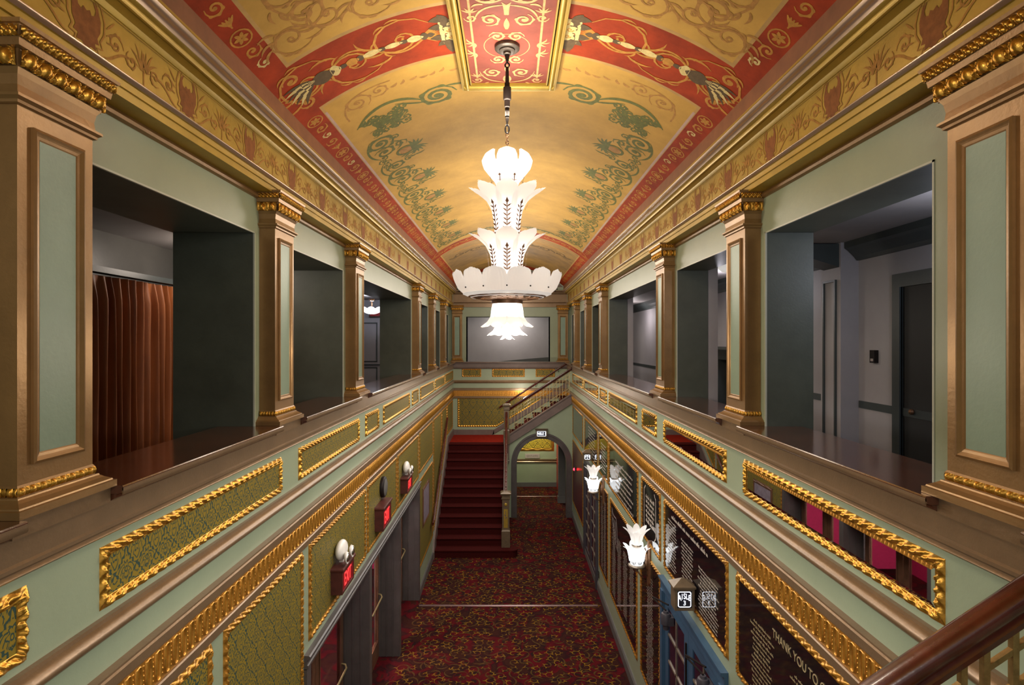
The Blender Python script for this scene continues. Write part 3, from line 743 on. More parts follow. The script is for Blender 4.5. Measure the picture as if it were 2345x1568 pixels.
for i, (a, b, lab) in enumerate([(1.0, 2.09, 'damask panel in gilt frame cut off at the left photo edge'), (2.46, 4.41, 'longest damask panel in gilt frame below the curtained opening'), (4.77, 6.67, 'long damask panel in gilt frame below the second left opening'),
      (6.97, 7.66, 'small square damask panel in gilt frame, nearer of two on the left balcony front'), (7.95, 10.02, 'long damask panel in gilt frame below the wide left opening'), (10.29, 10.96, 'small square damask panel in gilt frame, farther of two on the left balcony front'),
      (11.23, 13.2, 'long damask panel in gilt frame below the fourth left pilaster'), (13.42, 15.3, 'damask panel in gilt frame, second from the far left corner of the balcony front'), (15.5, 17.6, 'damask panel in gilt frame at the far left corner of the balcony front')]):
    panel('damask_panel', lab, 'wall panel', gU, rect(a, b, 3.83, 4.105), L_, .05, ('damask_side', 'damask_fabric'), 'gilt', fine=a < 7)
gM = 'framed mirrors on the right balcony front'
for i, (a, b, lab) in enumerate([(2.32, 4.31, 'longest mirror in gilt frame, nearest the handrail'), (4.66, 6.54, 'long mirror in gilt frame, second from the handrail on the right balcony front'),
      (6.88, 7.61, 'small square mirror in gilt frame, nearer of two on the right balcony front'), (7.94, 10.17, 'long mirror in gilt frame below the wide right opening'), (10.43, 11.2, 'small mirror in gilt frame, farther of two on the right balcony front'),
      (11.46, 13.62, 'mirror in gilt frame, second from the far end of the right balcony front'), (13.82, 16.05, 'mirror in gilt frame at the far end of the right balcony front')]):
    panel('wall_mirror', lab, 'mirror', gM, rect(a, b, 3.835, 4.11), R_W, .05, ('mirror',), 'gilt', fine=a < 7)
gB = 'tall damask panels on the left hall wall'
nz = lambda y: .175 + (y - 13.155)*.653
for P, lab in [(rect(2.2, 3.38, .5, 3.205), 'damask wall panel at bottom left, mostly cut off by the photo edge'), (rect(3.52, 4.86, .5, 3.205), 'tall damask wall panel just before the first lobby doorway'),
      (rect(5.01, 6.97, 2.35, 3.205), 'damask wall panel behind the exit sign nearest the camera'), (rect(7.05, 8.87, 2.36, 3.205), 'damask wall panel behind the round dark wall speaker'), (rect(8.95, 10.97, 2.36, 3.205), 'damask wall panel behind the farthest exit sign'),
      (rect(11.1, 13.0, 2.41, 3.205), 'damask wall panel above the framed poster panel'), (rect(11.1, 13.0, .54, 2.27), 'damask wall panel that carries the framed poster'),
      ([(13.15, nz(13.15)+.42), (14.6, nz(14.6)+.42), (14.6, 3.205), (13.15, 3.205)], 'tall slant-bottomed damask panel beside the lower stair flight'), ([(14.74, nz(14.74)+.42), (15.9, nz(15.9)+.42), (15.9, 3.205), (14.74, 3.205)], 'slant-bottomed damask panel near the top of the lower stair flight'),
      (rect(16.02, 17.5, 2.36, 3.205), 'pale damask panel on the left wall of the stair landing')]:
    panel('damask_panel', lab, 'wall panel', gB, P, L_, .05, ('damask_side', 'damask_fabric'), 'gilt_amber', fine=P[0][0] < 7)
gK = 'damask panels on the far wall'
bm = backmap()
for a, b, lab in ((-1.50, -.90, 'left damask panel in gilt frame under the far opening'), (-.56, .46, 'middle damask panel in gilt frame under the far opening'), (.80, 1.40, 'right damask panel in gilt frame behind the upper handrail')):
    panel('damask_panel', lab, 'wall panel', gK, rect(a, b, 3.90, 4.16), bm, .04, ('damask_back', 'damask_fabric'), 'gilt_amber', fine=False)
panel('damask_panel', 'large lit damask panel with slanting lower edge on the landing wall', 'wall panel', gK, [(-1.64, 2.34), (-.42, 2.34), (1.15, 3.28), (-1.64, 3.28)], bm, .055, ('damask_back', 'damask_fabric'), 'gilt', fine=False)

# ------------------------------------------------------------------ glazed name boards on the right wall
rt = random.Random(21)
def rows(B, mp, ya, yb, zt, zb, pitch, hgt, fill=.9, jag=.35, h=.0075, mid=True):
    """short illegible lettering: ya is the reading start (large y)"""
    z = zt
    while z - hgt > zb:
        L = (ya - yb)*rt.uniform(fill - jag, fill); st = ((ya - yb) - L)*(.5 if mid else 0); y = ya - st; e = y - L
        while y > e:
            wl = rt.uniform(2.5, 8)*hgt*.55; y2 = max(e, y - wl); q = y
            while q > y2 + hgt*.2:
                cw = hgt*rt.uniform(.28, .45); k = rt.random(); hh = hgt*(.62 + .38*(k > .7))
                B.add([mp(q, z - hgt, h), mp(q - cw, z - hgt, h), mp(q - cw*rt.uniform(.5,1), z - hgt + hh, h), mp(q - cw*.1, z - hgt + hh, h)], [(0, 1, 2, 3)]); q -= cw*1.28
            y = y2 - hgt*.42
        z -= pitch
def text(name, body, size, loc, rot, m, parent=None, ext=.0015, sx=1.0, align='CENTER'):
    cu = bpy.data.curves.new(name, 'FONT'); cu.body = body; cu.size = size; cu.extrude = ext; cu.align_x = align; cu.align_y = 'CENTER'
    o = bpy.data.objects.new('tmp', cu); COL.objects.link(o)
    dg = bpy.context.evaluated_depsgraph_get(); me = bpy.data.meshes.new_from_object(o.evaluated_get(dg)); bpy.data.objects.remove(o)
    me.materials.clear(); me.materials.append(M[m]); r = bpy.data.objects.new(name, me); COL.objects.link(r)
    pl = WLOC.get(parent.name, (0, 0, 0)) if parent else (0, 0, 0)
    r.location = [loc[k] - pl[k] for k in range(3)]; r.rotation_euler = [radians(a) for a in rot]; r.scale = (sx, 1, 1)
    if parent: r.parent = parent; WLOC[r.name] = loc
    return r
gD = 'glazed boards on the right hall wall'
def board(lab, P, fill='black_glass', fine=True, w=.05):
    return panel('name_board', lab, 'notice board', gD, P, R_W, w, (fill, 'glass_board'), 'gilt_amber', fine=fine, hgt=.022)
T, Q = board('black glazed donor board headed THANK YOU TO OUR DONORS', rect(2.2, 4.45, 2.40, 3.205))
text('heading', 'THANK YOU TO OUR DONORS', .082, (WD - .0075, 3.29, 3.035), (90, 0, -90), 'text_gold', T, .001, .92)
B = MB(); rows(B, R_W, 4.20, 3.80, 2.99, 2.46, .034, .019, .95, .35); rows(B, R_W, 3.62, 3.20, 2.93, 2.46, .034, .019, .95, .35); rows(B, R_W, 3.05, 2.6, 2.93, 2.46, .034, .019, .95, .35); mk('lettering', B, 'text_gold', T)
T, Q = board('black glazed name board above the blue double door', rect(4.62, 6.54, 2.40, 3.205))
B = MB(); rows(B, R_W, 6.24, 5.08, 3.105, 3.05, .2, .042, 1, .01); rows(B, R_W, 6.42, 6.02, 3.03, 2.5, .034, .018, .95, .4); rows(B, R_W, 5.90, 5.48, 2.97, 2.5, .036, .019, .95, .3); rows(B, R_W, 5.38, 4.80, 2.90, 2.46, .034, .019, .95, .3); mk('lettering', B, 'text_pale', T)
T, Q = board('narrow black board with a framed block of pale lettering, between the two wall lamps', rect(6.69, 7.66, 2.40, 3.205))
B = MB(); rows(B, R_W, 7.42, 6.98, 3.02, 2.62, .062, .045, 1.0, .06)
for pts in ([(7.50, 3.08), (7.50, 2.58)], [(6.91, 3.08), (6.91, 2.58)], [(7.50, 2.60), (7.43, 2.54)], [(6.91, 2.60), (6.98, 2.54)], [(7.50, 3.06), (7.43, 3.12)], [(6.91, 3.06), (6.98, 3.12)]): B.ribbon(pts, .018, R_W, .0075)
mk('lettering', B, 'text_pale', T)
T, Q = board('upper black board with large slanting lines of lettering beside the far wall lamp', rect(7.86, 10.19, 2.40, 3.205))
B = MB(); rows(B, R_W, 9.55, 8.05, 3.02, 2.46, .085, .040, 1.0, .2, mid=False); mk('lettering', B, 'text_pale', T)
T, Q = board('narrow upper board behind the far wall lamp', rect(10.28, 11.34, 2.40, 3.205), fine=False)
B = MB(); rows(B, R_W, 11.1, 10.5, 3.05, 2.5, .06, .03, 1, .2); mk('lettering', B, 'text_pale', T)
T, Q = board('upper reflecting board above the aisle 2 sign', rect(11.5, 13.5, 2.40, 3.205), fine=False)
B = MB(); rows(B, R_W, 12.9, 11.8, 3.1, 2.5, .07, .03, 1, .2); mk('lettering', B, 'text_pale', T)
T, Q = board('plain upper reflecting board next to the arch wall', rect(13.8, 16.05, 2.40, 3.205), fine=False)
T, Q = board('tall narrow board with a single column of names beside the blue door', rect(6.70, 7.71, .54, 2.25))
B = MB(); rows(B, R_W, 7.40, 7.00, 2.02, .62, .036, .018, .95, .35); mk('lettering', B, 'text_pale', T)
T, Q = board('tall board of names with a pale leaf emblem', rect(7.92, 10.06, .54, 2.25))
B = MB()
for k in range(4): rows(B, R_W, 9.86 - .47*k, 9.52 - .47*k, 1.80 - .03*k, .64 + .04*k, .036, .018, .97, .3)
mk('lettering', B, 'text_pale', T)
B = MB()
for p in (bez((9.86,2.12),(9.90,1.9),(9.75,1.72),(9.38,1.55), 12), bez((9.86,2.12),(9.80,2.02),(9.74,2.02),(9.5,2.04), 10), bez((9.5,2.04),(9.36,1.95),(9.38,1.7),(9.38,1.55), 10), bez((9.80,1.96),(9.72,1.84),(9.6,1.74),(9.44,1.66), 8)): B.ribbon(p, .020, R_W, .0075)
for k in range(5): B.ribbon([(9.78 - .07*k, 1.98), (9.74 - .07*k, 1.80 - .02*k)], .016, R_W, .0075)
mk('emblem', B, 'plaque', T)
T, Q = board('tall narrow board of names under the far wall lamp', rect(10.28, 11.3, .54, 2.25), fine=False)
B = MB(); rows(B, R_W, 11.05, 10.82, 2.0, .64, .036, .018, 1, .2); rows(B, R_W, 10.75, 10.5, 2.0, .64, .036, .018, 1, .2); mk('lettering', B, 'text_pale', T)
T, Q = board('plain maroon panel beside the arch, below the upper board', rect(13.8, 16.05, .48, 2.25), 'maroon_panel', False)

# ------------------------------------------------------------------ wall lamps
def petal(B, c, phi, prof, wid, curl=.25, nt=8, nv=6, ripple=.05, scal=.10, off=0):
    """prof: [(r,z)] from base to tip, wid: half-widths along it"""
    K = len(prof) - 1
    def ip(L, t):
        x = min(K - 1e-6, max(0, t*K)); i = int(x); f = x - i
        return L[i] + (L[i+1] - L[i])*f if not isinstance(L[i], tuple) else tuple(L[i][k] + (L[i+1][k] - L[i][k])*f for k in range(2))
    def f(u, v):
        w = 2*v - 1; te = u*(1 - scal*w*w*u - .05*u*(1 - abs(cos(3*pi*w))))
        r, z = ip(prof, te); h = ip(wid, te)*w
        r -= curl*h*h/max(.03, r)*1.2; r += ripple*.38*ip(wid, te)*cos(7*pi*w)*u + off
        return (c[0] + r*cos(phi) - h*sin(phi), c[1] + r*sin(phi) + h*cos(phi), c[2] + z)
    B.grid(nt, nv, f)
def sconce(name, lab, x, y):
    T = thing(name, lab, 'wall lamp', (WD, y, 2.35), 'wall lamps on the right wall'); c = (x, y, 2.18)
    B = MB(); B.loft([[(WD - d, y + k*w, z) for k, z in ((-1,1.92+.03),(-1,2.40),(-.3,2.47),(.3,2.47),(1,2.40),(1,1.95),(.3,1.90),(-.3,1.90))] for d, w in ((0,.055),(.02,.055),(.035,.035))]); 
    B.ell((WD - .04, y, 2.20), .03, .045, .10, 10, 8); mk('backplate', B, 'brown_iron', T)
    B = MB(); B.tube([(WD - .03, y, 2.30), (WD - .07, y, 2.38), (WD - .10, y, 2.30), (x + .05, y, 2.16), (x, y, 2.14)], .014, 8)
    B.tube([(WD - .03, y, 2.05), (WD - .06, y, 1.98), (x + .06, y, 2.02), (x, y, 2.10)], .010, 8); mk('arm', B, 'brown_iron', T, True)
    B = MB(); B.lathe([(.0,-.10),(.018,-.09),(.02,-.07),(.035,-.055),(.05,-.045),(.105,-.03),(.112,-.015),(.09,.0),(.0,.0)], c, 20); mk('cup', B, 'pewter', T, True)
    for k in range(8):
        a = 2*pi*k/8 + .2; B = MB(); petal(B, c, a, [(.075,.0),(.092,.05),(.10,.11),(.115,.17),(.15,.215),(.185,.235)], [.034,.044,.05,.05,.034,.010], .3, 9, 6); mk('lower_petal', B, 'sconce_hot', T, True)
        B = MB(); petal(B, (c[0], c[1], c[2] + .235), a + .39, [(.055,.0),(.068,.06),(.085,.13),(.125,.19),(.175,.225)], [.026,.036,.044,.044,.016], .3, 9, 6); mk('upper_petal', B, 'sconce_hot' if False else 'sconce_glass', T, True)
    B = MB(); B.lathe([(.0,.0),(.058,.0),(.066,.02),(.058,.035),(.0,.035)], (c[0], c[1], c[2] + .215), 18); mk('ring', B, 'pewter', T)
    B = MB(); B.ell((c[0], c[1], c[2] + .33), .035, .035, .075, 10, 8); mk('bulb', B, 'sconce_hot', T, True)
    B = MB()
    for k in range(8):
        a = 2*pi*k/8 + .2
        for q in (-.5, 0, .5): B.tube([(c[0] + .094*cos(a + q*.2), c[1] + .094*sin(a + q*.2), c[2] + .02), (c[0] + .105*cos(a + q*.5), c[1] + .105*sin(a + q*.5), c[2] + .055)], .004, 5)
    mk('leaf_trim', B, 'black_iron', T)
sconce('wall_lamp', 'lit petal wall lamp between the name boards, nearer to the camera', 1.608, 7.21)
sconce('wall_lamp', 'lit petal wall lamp farther along, close to the aisle 2 sign', 1.575, 10.74)

# ------------------------------------------------------------------ aisle signs, exit signs, emergency lamps
def aisle_sign(lab, word, num, x0, x1, y, z0, z1, dep, roof=True):
    T = thing('aisle_sign', lab, 'sign', ((x0+x1)/2, y + dep/2, z0)); w = x1 - x0; cx = (x0 + x1)/2
    B = MB(); B.box(x0, x1, y, y + dep, z0, z1); b = .022
    for r in ((x0, x1, z0, z0 + b), (x0, x1, z1 - b, z1), (x0, x0 + b, z0 + b, z1 - b), (x1 - b, x1, z0 + b, z1 - b)): B.box(r[0], r[1], y - .012, y, r[2], r[3])
    mk('case', B, 'sign_case', T)
    B = MB()
    if roof: B.loft([[(x0 - .02, y - .03, z1), (x1 + .01, y - .03, z1), (x1 + .01, y + dep + .02, z1), (x0 - .02, y + dep + .02, z1)], [(x0 - .02, y - .03, z1 + .018), (x1 + .01, y - .03, z1 + .018), (x1 + .01, y + dep + .02, z1 + .018), (x0 - .02, y + dep + .02, z1 + .018)], [(cx - .01, y + dep*.45, z1 + .075), (cx + .01, y + dep*.45, z1 + .075), (cx + .01, y + dep*.5, z1 + .075), (cx - .01, y + dep*.5, z1 + .075)]])
    else: B.loft([[(x0 - e, y - e, z1 + h), (x1 + e, y - e, z1 + h), (x1 + e, y + dep, z1 + h), (x0 - e, y + dep, z1 + h)] for e, h in ((0,0),(.012,.01),(.025,.02),(.028,.035))])
    mk('cap', B, 'sign_case', T)
    B = MB(); B.box(x0 + b, x1 - b, y - .003, y, z0 + b, z1 - b); FO = mk('face', B, 'sign_face', T)
    mp = lambda a, c, h=0.0: (a, y - .0045 - h, c); B = MB(); e = b + .012
    pts = []
    for X, Z, a0 in ((x1 - e - .014, z1 - e - .014, 0), (x0 + e + .014, z1 - e - .014, 90), (x0 + e + .014, z0 + e + .014, 180), (x1 - e - .014, z0 + e + .014, 270)): pts += [(X + .014*cos(radians(a0 + 22.5*k)), Z + .014*sin(radians(a0 + 22.5*k))) for k in range(5)]
    B.ribbon(pts + [pts[0], pts[1]], .007, mp); mk('border', B, 'sign_white', FO)
    if num and roof:
        zc = z0 + (z1 - z0)*.635
        for i, ch in enumerate(word):                  # arched word over the numeral
            q = (i - 2)/2; text('lettering', ch, (z1 - z0)*.36, (cx + q*w*.25, y - .006, zc - .016*q*q), (90, 0, 0), 'sign_white', FO, .001, .62)
        text('numeral', num, (z1 - z0)*.30, (cx, y - .006, z0 + (z1 - z0)*.33), (90, 0, 0), 'sign_white', FO, .001, .9)
    else: text('lettering', word, (z1 - z0)*.50, (cx, y - .006, (z0 + z1)/2), (90, 0, 0), 'sign_white', FO, .001, .80)
aisle_sign('lit aisle 3 sign with pitched cap over the blue double door', 'AISLE', '3', 1.566, 1.752, 5.40, 2.445, 2.655, .13)
aisle_sign('lit aisle 2 sign box beside the far wall lamp', 'AISLE', '2', 1.572, 1.752, 12.2, 2.44, 2.60, .12)
aisle_sign('lit aisle 1 sign over the arch', 'AISLE 1', None, .735, 1.045, 16.03, 2.30, 2.50, .10, False)
def exit_sign(lab, y0, y1, z0, z1):
    T = thing('exit_sign', lab, 'exit sign', (-1.72, (y0+y1)/2, z0), 'red exit signs over the lobby doors')
    B = MB(); B.box(-1.775, -1.67, y0, y1, z0, z1)
    for r in ((y0, y1, z0, z0 + .022), (y0, y1, z1 - .022, z1), (y0, y0 + .02, z0 + .022, z1 - .022), (y1 - .02, y1, z0 + .022, z1 - .022)): B.box(-1.67, -1.66, r[0], r[1], r[2], r[3])
    mk('case', B, 'exit_case', T)
    B = MB(); B.loft([[(-1.775, y0 - e, z1 + h), (-1.66 + e, y0 - e, z1 + h), (-1.66 + e, y1 + e, z1 + h), (-1.775, y1 + e, z1 + h)] for e, h in ((0,0),(.014,.012),(.016,.03),(.006,.045))]); mk('cap', B, 'exit_case', T)
    B = MB(); B.box(-1.67, -1.667, y0 + .02, y1 - .02, z0 + .022, z1 - .022); FO = mk('face', B, 'exit_red', T)
    text('lettering', 'EXIT', (z1 - z0)*.86, (-1.665, (y0+y1)/2, (z0+z1)/2), (90, 0, 90), 'exit_red_hot', FO, .001, .62)
exit_sign('red lit exit sign nearest the camera, with a white emergency lamp on top', 5.62, 6.04, 2.49, 2.71)
exit_sign('red lit exit sign below the round dark speaker', 7.44, 7.93, 2.51, 2.78)
exit_sign('red lit exit sign farthest from the camera', 9.18, 9.66, 2.54, 2.75)
def emergency(lab, y, z):
    T = thing('emergency_lamp', lab, 'emergency light', (-1.72, y, z), 'white emergency lamps')
    B = MB(); B.ell((-1.72, y, z + .12), .055, .13, .10, 18, 12); mk('housing', B, 'white_plastic', T, True)
    for dy in (-.085, .10):
        B = MB(); c = (-1.655, y + dy, z + .085); B.lathe([(.012,-.02),(.05,.0),(.058,.03),(.052,.034)], (0,0,0), 18)
        B.v = [(c[0] + p[2]*.8 + 0, c[1] + p[0] - p[2]*.35, c[2] + p[1] - p[2]*.5) for p in B.v]; LH = mk('lamp_head', B, 'white_plastic', T, True)
        B = MB(); B.ell((c[0] + .022, c[1] - .008, c[2] - .014), .018, .042, .042, 12, 8); mk('lens', B, 'chrome', LH, True)
    B = MB(); B.box(-1.74, -1.70, y - .02, y + .02, z, z + .05); mk('neck', B, 'white_plastic', T)
emergency('white twin-lamp emergency light on the exit sign nearest the camera', 5.80, 2.755)
emergency('white twin-lamp emergency light on the farthest exit sign', 9.42, 2.795)
T = thing('wall_speaker', 'round dark wall speaker on damask above the middle exit sign', 'speaker', (-1.775, 7.86, 2.85))
B = MB(); B.lathe([(.14,.0),(.145,.03),(.135,.05),(.12,.055)], (0,0,0), 28); B.v = [(-1.775 + z, 7.86 + x, 2.99 + y) for x, y, z in B.v]; mk('rim', B, 'black_iron', T, True)
B = MB(); B.lathe([(.12,.052),(.08,.066),(.03,.072),(.0,.073)], (0,0,0), 28); B.v = [(-1.775 + z, 7.86 + x, 2.99 + y) for x, y, z in B.v]; mk('cone', B, 'gray_paint', T, True)
# poster on the damask beside the stairs
T = thing('poster', 'framed poster hanging on damask beside the stair foot', 'picture', (-1.76, 11.95, 1.2))
B = MB(); carved(B, rect(11.5, 12.4, 1.22, 2.02), .075, lambda a, b, h=0.0: (-1.772 + .6*h, a, b), .4, .04, 2, 4); B.loft([[(-1.774, a, b) for a, b in rect(11.5, 12.4, 1.22, 2.02)], [(-1.765, a, b) for a, b in rect(11.5, 12.4, 1.22, 2.02)]]); mk('frame', B, 'dkwood', T)
B = MB(); B.box(-1.764, -1.760, 11.575, 12.325, 1.295, 1.945); mk('print', B, 'poster', T)
# small red pilot lamp by the arch
T = thing('pilot_lamp', 'small glowing red pilot lamp on the right wall beside the arch', 'light', (1.765, 15.3, 1.50))
B = MB(); B.box(1.735, 1.76, 15.25, 15.35, 1.50, 1.62); mk('housing', B, 'door_dark', T)
B = MB(); B.ell((1.73, 15.3, 1.56), .03, .035, .035, 12, 8); mk('lens', B, 'red_lamp', T, True)
# ------------------------------------------------------------------ lobby doorways on the left
B = MB(); LF = side(-1)
B.extr([(1.80,2.165),(1.755,2.165),(1.740,2.180),(1.740,2.20),(1.752,2.205),(1.752,2.245),(1.728,2.255),(1.722,2.275),(1.735,2.285),(1.80,2.29)], LF, 4.90, 11.06)
for a, b in ((4.90, 5.0), (7.09, 7.21), (9.02, 9.14), (10.97, 11.06)): B.box(-1.752, -1.80, a, b, 0, 2.17)
for a, b in ((7.09, 7.21), (9.02, 9.14), (10.97, 10.99), (4.98, 5.0)):
    B.box(-1.80, -2.165, a, b, 0, 2.17)
    for x in (-1.85, -1.95, -2.05): B.box(x, x - .02, a - .008, a, 0, 2.17)
struct('door_1', B, 'casing', None, 30)
B = MB(); B.box(-5.1, -5.2, 3.5, 12.5, 0, 2.95); B.box(-2.16, -5.2, 3.4, 3.5, 0, 2.95); B.box(-2.16, -5.2, 12.5, 12.6, 0, 2.95); struct('wall_lobby', B, 'magenta')
B = MB(); B.box(-2.16, -5.2, 3.4, 12.6, 2.95, 3.05); struct('ceiling_lobby', B, 'bal_cream')
def lobby_door(lab, ya, yb, hinge):
    T = thing('lobby_door', lab, 'door', (-2.1, (ya+yb)/2, 0), 'glazed wooden lobby doors'); X0, X1 = -2.12, -2.075; st = .11
    B = MB()
    for r in ((ya, ya + st, .02, 2.14), (yb - st, yb, .02, 2.14), (ya + st, yb - st, .02, .30), (ya + st, yb - st, 2.02, 2.14)): B.box(X0, X1, r[0], r[1], r[2], r[3])
    for r in ((ya + st, ya + st + .02, .30, 2.02), (yb - st - .02, yb - st, .30, 2.02), (ya + st + .02, yb - st - .02, .30, .32), (ya + st + .02, yb - st - .02, 2.0, 2.02)): B.box(X1, X1 + .012, r[0], r[1], r[2], r[3])
    LFO = mk('leaf', B, 'dkwood', T)
    B = MB(); B.box(-2.10, -2.094, ya + st, yb - st, .30, 2.02); mk('glass_pane', B, 'pane', T)
    B = MB(); B.tube([(X1, ya + .08, 1.04), (X1 + .05, ya + .08, 1.03), (X1 + .075, ya + .12, 1.01), (X1 + .075, yb - .12, 1.01), (X1 + .05, yb - .08, 1.03), (X1, yb - .08, 1.04)], .013, 8); mk('push_bar', B, 'oldbrass', LFO, True)
    B = MB(); B.box(X1, X1 + .03, hinge - .025, hinge + .025, .90, 1.16); B.tube([(X1 + .02, hinge, 1.16), (X1 + .035, hinge, 1.30)], .008, 6); mk('latch', B, 'black_iron', LFO)
    B = MB(); B.tube([(X1 + .005, hinge, .30), (X1 + .04, hinge, .26), (X1 + .045, hinge, .12)], .010, 6); mk('door_stop', B, 'chrome', LFO)
for i, (a, b, w) in enumerate(((5.02, 7.08, 'nearest'), (7.22, 9.01, 'middle'), (9.15, 10.96, 'farthest'))):
    m = (a + b)/2
    lobby_door('near leaf of the glazed wooden doors in the %s lobby doorway' % w, a + .02, m - .005, m - .06)
    lobby_door('far leaf of the glazed wooden doors in the %s lobby doorway' % w, m + .005, b - .02, m + .06)
# street doors at the back of the lobby, seen in the mirrors
for i, yc in enumerate((5.6, 8.0, 10.4)):
    T = thing('street_door', 'arched wooden street door across the lobby, %s' % ('nearest', 'middle', 'farthest')[i], 'door', (-5.08, yc, 0), 'arched wooden street doors')
    B = MB(); o = [(yc - .62, 0), (yc + .62, 0)] + [(yc + .62*cos(radians(a)), 1.75 + .62*sin(radians(a))) for a in range(0, 181, 15)]
    n = [(yc - .40, .9), (yc + .40, .9)] + [(yc + .40*cos(radians(a)), 1.72 + .40*sin(radians(a))) for a in range(0, 181, 15)]
    B.loft([[(-5.098, a, b) for a, b in o], [(-5.03, a, b) for a, b in o], [(-5.03, a, b) for a, b in n], [(-5.06, a, b) for a, b in n]], True, False); mk('frame', B, 'dkwood', T)
    B = MB(); B.poly(n, lambda a, b, h=0.0: (-5.06, a, b)); mk('window', B, 'bal_wall', T)

# ------------------------------------------------------------------ french doors on the right
def french(name_lab, y0, y1, zt, m, mg, closers, grp):
    B = MB(); RF = side(1)
    for a, b in ((y0, y0 + .12), (y1 - .12, y1)): B.box(1.80, 1.745, a, b, 0, zt - .14); B.box(1.745, 1.73, a + .015, b - .02, 0, zt - .14)
    B.extr([(1.80, zt - .14), (1.745, zt - .14), (1.745, zt - .04), (1.715, zt - .02), (1.715, zt), (1.80, zt)], RF, y0 - .005, y1 + .005)
    global n_door; n_door += 1; struct('door_%d' % n_door, B, m)
    m2 = (y0 + y1)/2
    for k, (a, b) in enumerate(((y0 + .12, m2 - .003), (m2 + .003, y1 - .12))):
        T = thing('french_door', '%s leaf of the %s' % (('near', 'far')[k], name_lab), 'door', (1.76, (a+b)/2, 0), grp)
        B = MB(); st = .13; z0, z1 = .25, zt - .26
        for r in ((a, a + st, .02, zt - .14), (b - st, b, .02, zt - .14), (a + st, b - st, .02, z0), (a + st, b - st, z1, zt - .14)): B.box(1.76, 1.79, r[0], r[1], r[2], r[3])
        LFO = mk('leaf', B, m, T)
        B = MB(); B.box(1.772, 1.779, a + st, b - st, z0, z1); mk('glass_pane', B, 'purple_glass', T)
        B = MB(); 
        for q in (1,): yy = a + st + (b - a - 2*st)*q/2; B.box(1.761, 1.775, yy - .012, yy + .012, z0, z1)
        for q in range(1, 6): zz = z0 + (z1 - z0)*q/6; B.box(1.761, 1.775, a + st, b - st, zz - .012, zz + .012)
        mk('muntins', B, mg, T)
        if closers:
            yc = a + .22 if k == 0 else b - .30; zc = zt - .32
            B = MB(); B.lathe([(.0,-.10),(.03,-.10),(.034,-.05),(.052,-.04),(.056,.05),(.045,.075),(.03,.08),(.026,.10),(.0,.10)], (1.69, yc, zc), 14); B.box(1.70, 1.765, yc - .05, yc + .05, zc - .045, zc + .045); CLO = mk('closer', B, 'door_dark', T, 40)
            B = MB(); B.tube([(1.69, yc, zc + .105), (1.62, yc + .28, zc + .115)], .009, 6); B.tube([(1.62, yc + .28, zc + .125), (1.735, yc + .06, zc + .135)], .009, 6); mk('closer_arm', B, 'black_iron', CLO)
            if k == 1: B = MB(); B.tube([(1.755, a + .05, .3), (1.755, a + .05, zt - .3)], .012, 6); mk('bolt_rod', B, 'black_iron', LFO)
n_door = 1
french('blue double door under the aisle 3 sign', 4.63, 6.58, 2.30, 'blue_door', 'pewter', True, 'blue double door leaves')
french('dark grey double door under the aisle 2 sign', 11.45, 13.45, 2.28, 'door_dark', 'pewter', False, 'dark double door leaves')
T = thing('outlet', 'small dark wall outlet low on the right wall beside a name board', 'outlet', (1.775, 11.35, .3))
B = MB(); B.box(1.768, 1.782, 11.32, 11.40, .28, .40); mk('plate', B, 'black_iron', T); B = MB(); B.box(1.765, 1.769, 11.345, 11.375, .30, .33); B.box(1.765, 1.769, 11.345, 11.375, .35, .38); mk('socket', B, 'gray_paint', T)

# ------------------------------------------------------------------ arch wall and the corridor behind it
AY = 16.15; AC, AR, AS = .894, .713, 1.545
arcpts = lambda r, n=24, c=AC: [(c + r*cos(pi - pi*i/n), AS + r*sin(pi - pi*i/n)) for i in range(n + 1)]
und = lambda x: 2.12 + (x - .02)*.649                 # underside of the upper flight
B = MB(); ap = [(AC - AR, 0)] + arcpts(AR) + [(AC + AR, 0)]; xs = [p[0] for p in ap]
f, bk = [], []
for y in (AY, AY + .14):
    for i in range(len(ap) - 1):
        (a, b), (a2, b2) = ap[i], ap[i+1]
        if abs(a - a2) < 1e-6: continue
        B.add([(a, y, b), (a2, y, b2), (a2, y, und(a2) + .1), (a, y, und(a) + .1)], [(0, 1, 2, 3)])
    B.add([(-.15, y, 0), (AC - AR, y, 0), (AC - AR, y, und(AC - AR) + .1), (-.15, y, und(-.15) + .1)], [(0, 1, 2, 3)])
    B.add([(AC + AR, y, 0), (1.80, y, 0), (1.80, y, und(1.8) + .1), (AC + AR, y, und(AC + AR) + .1)], [(0, 1, 2, 3)])
struct('wall_arch', B, 'sage')
B = MB(); 
def archband(B, r0, r1, ya, yb):
    P = [(AC - r1, 0)] + arcpts(r1) + [(AC + r1, 0)]; Q = [(AC - r0, 0)] + arcpts(r0) + [(AC + r0, 0)]
    B.loft([[(p[0], ya, p[1]), (p[0], yb, p[1]), (q[0], yb, q[1]), (q[0], ya, q[1])] for p, q in zip(P, Q)])
archband(B, AR - .01, AR + .13, AY - .03, AY + .20); archband(B, AR + .10, AR + .15, AY - .045, AY); archband(B, AR - .012, AR + .02, AY - .04, AY)
struct('trim_arch', B, 'casing', None, 35)
B = MB(); B.box(-.16, 2.1, 19.6, 19.75, 0, 2.9); B.box(-.16, -.02, 16.29, 19.6, 0, 2.0); struct('wall_corridor', B, 'sage')
B = MB(); B.box(-.16, 2.1, 17.72, 19.7, 2.75, 2.85); struct('ceiling_corridor', B, 'sage')
B = MB(); B.box(-.02, 1.60, 19.56, 19.6, 0, .15); struct('baseboard_corridor', B, 'gray_paint')
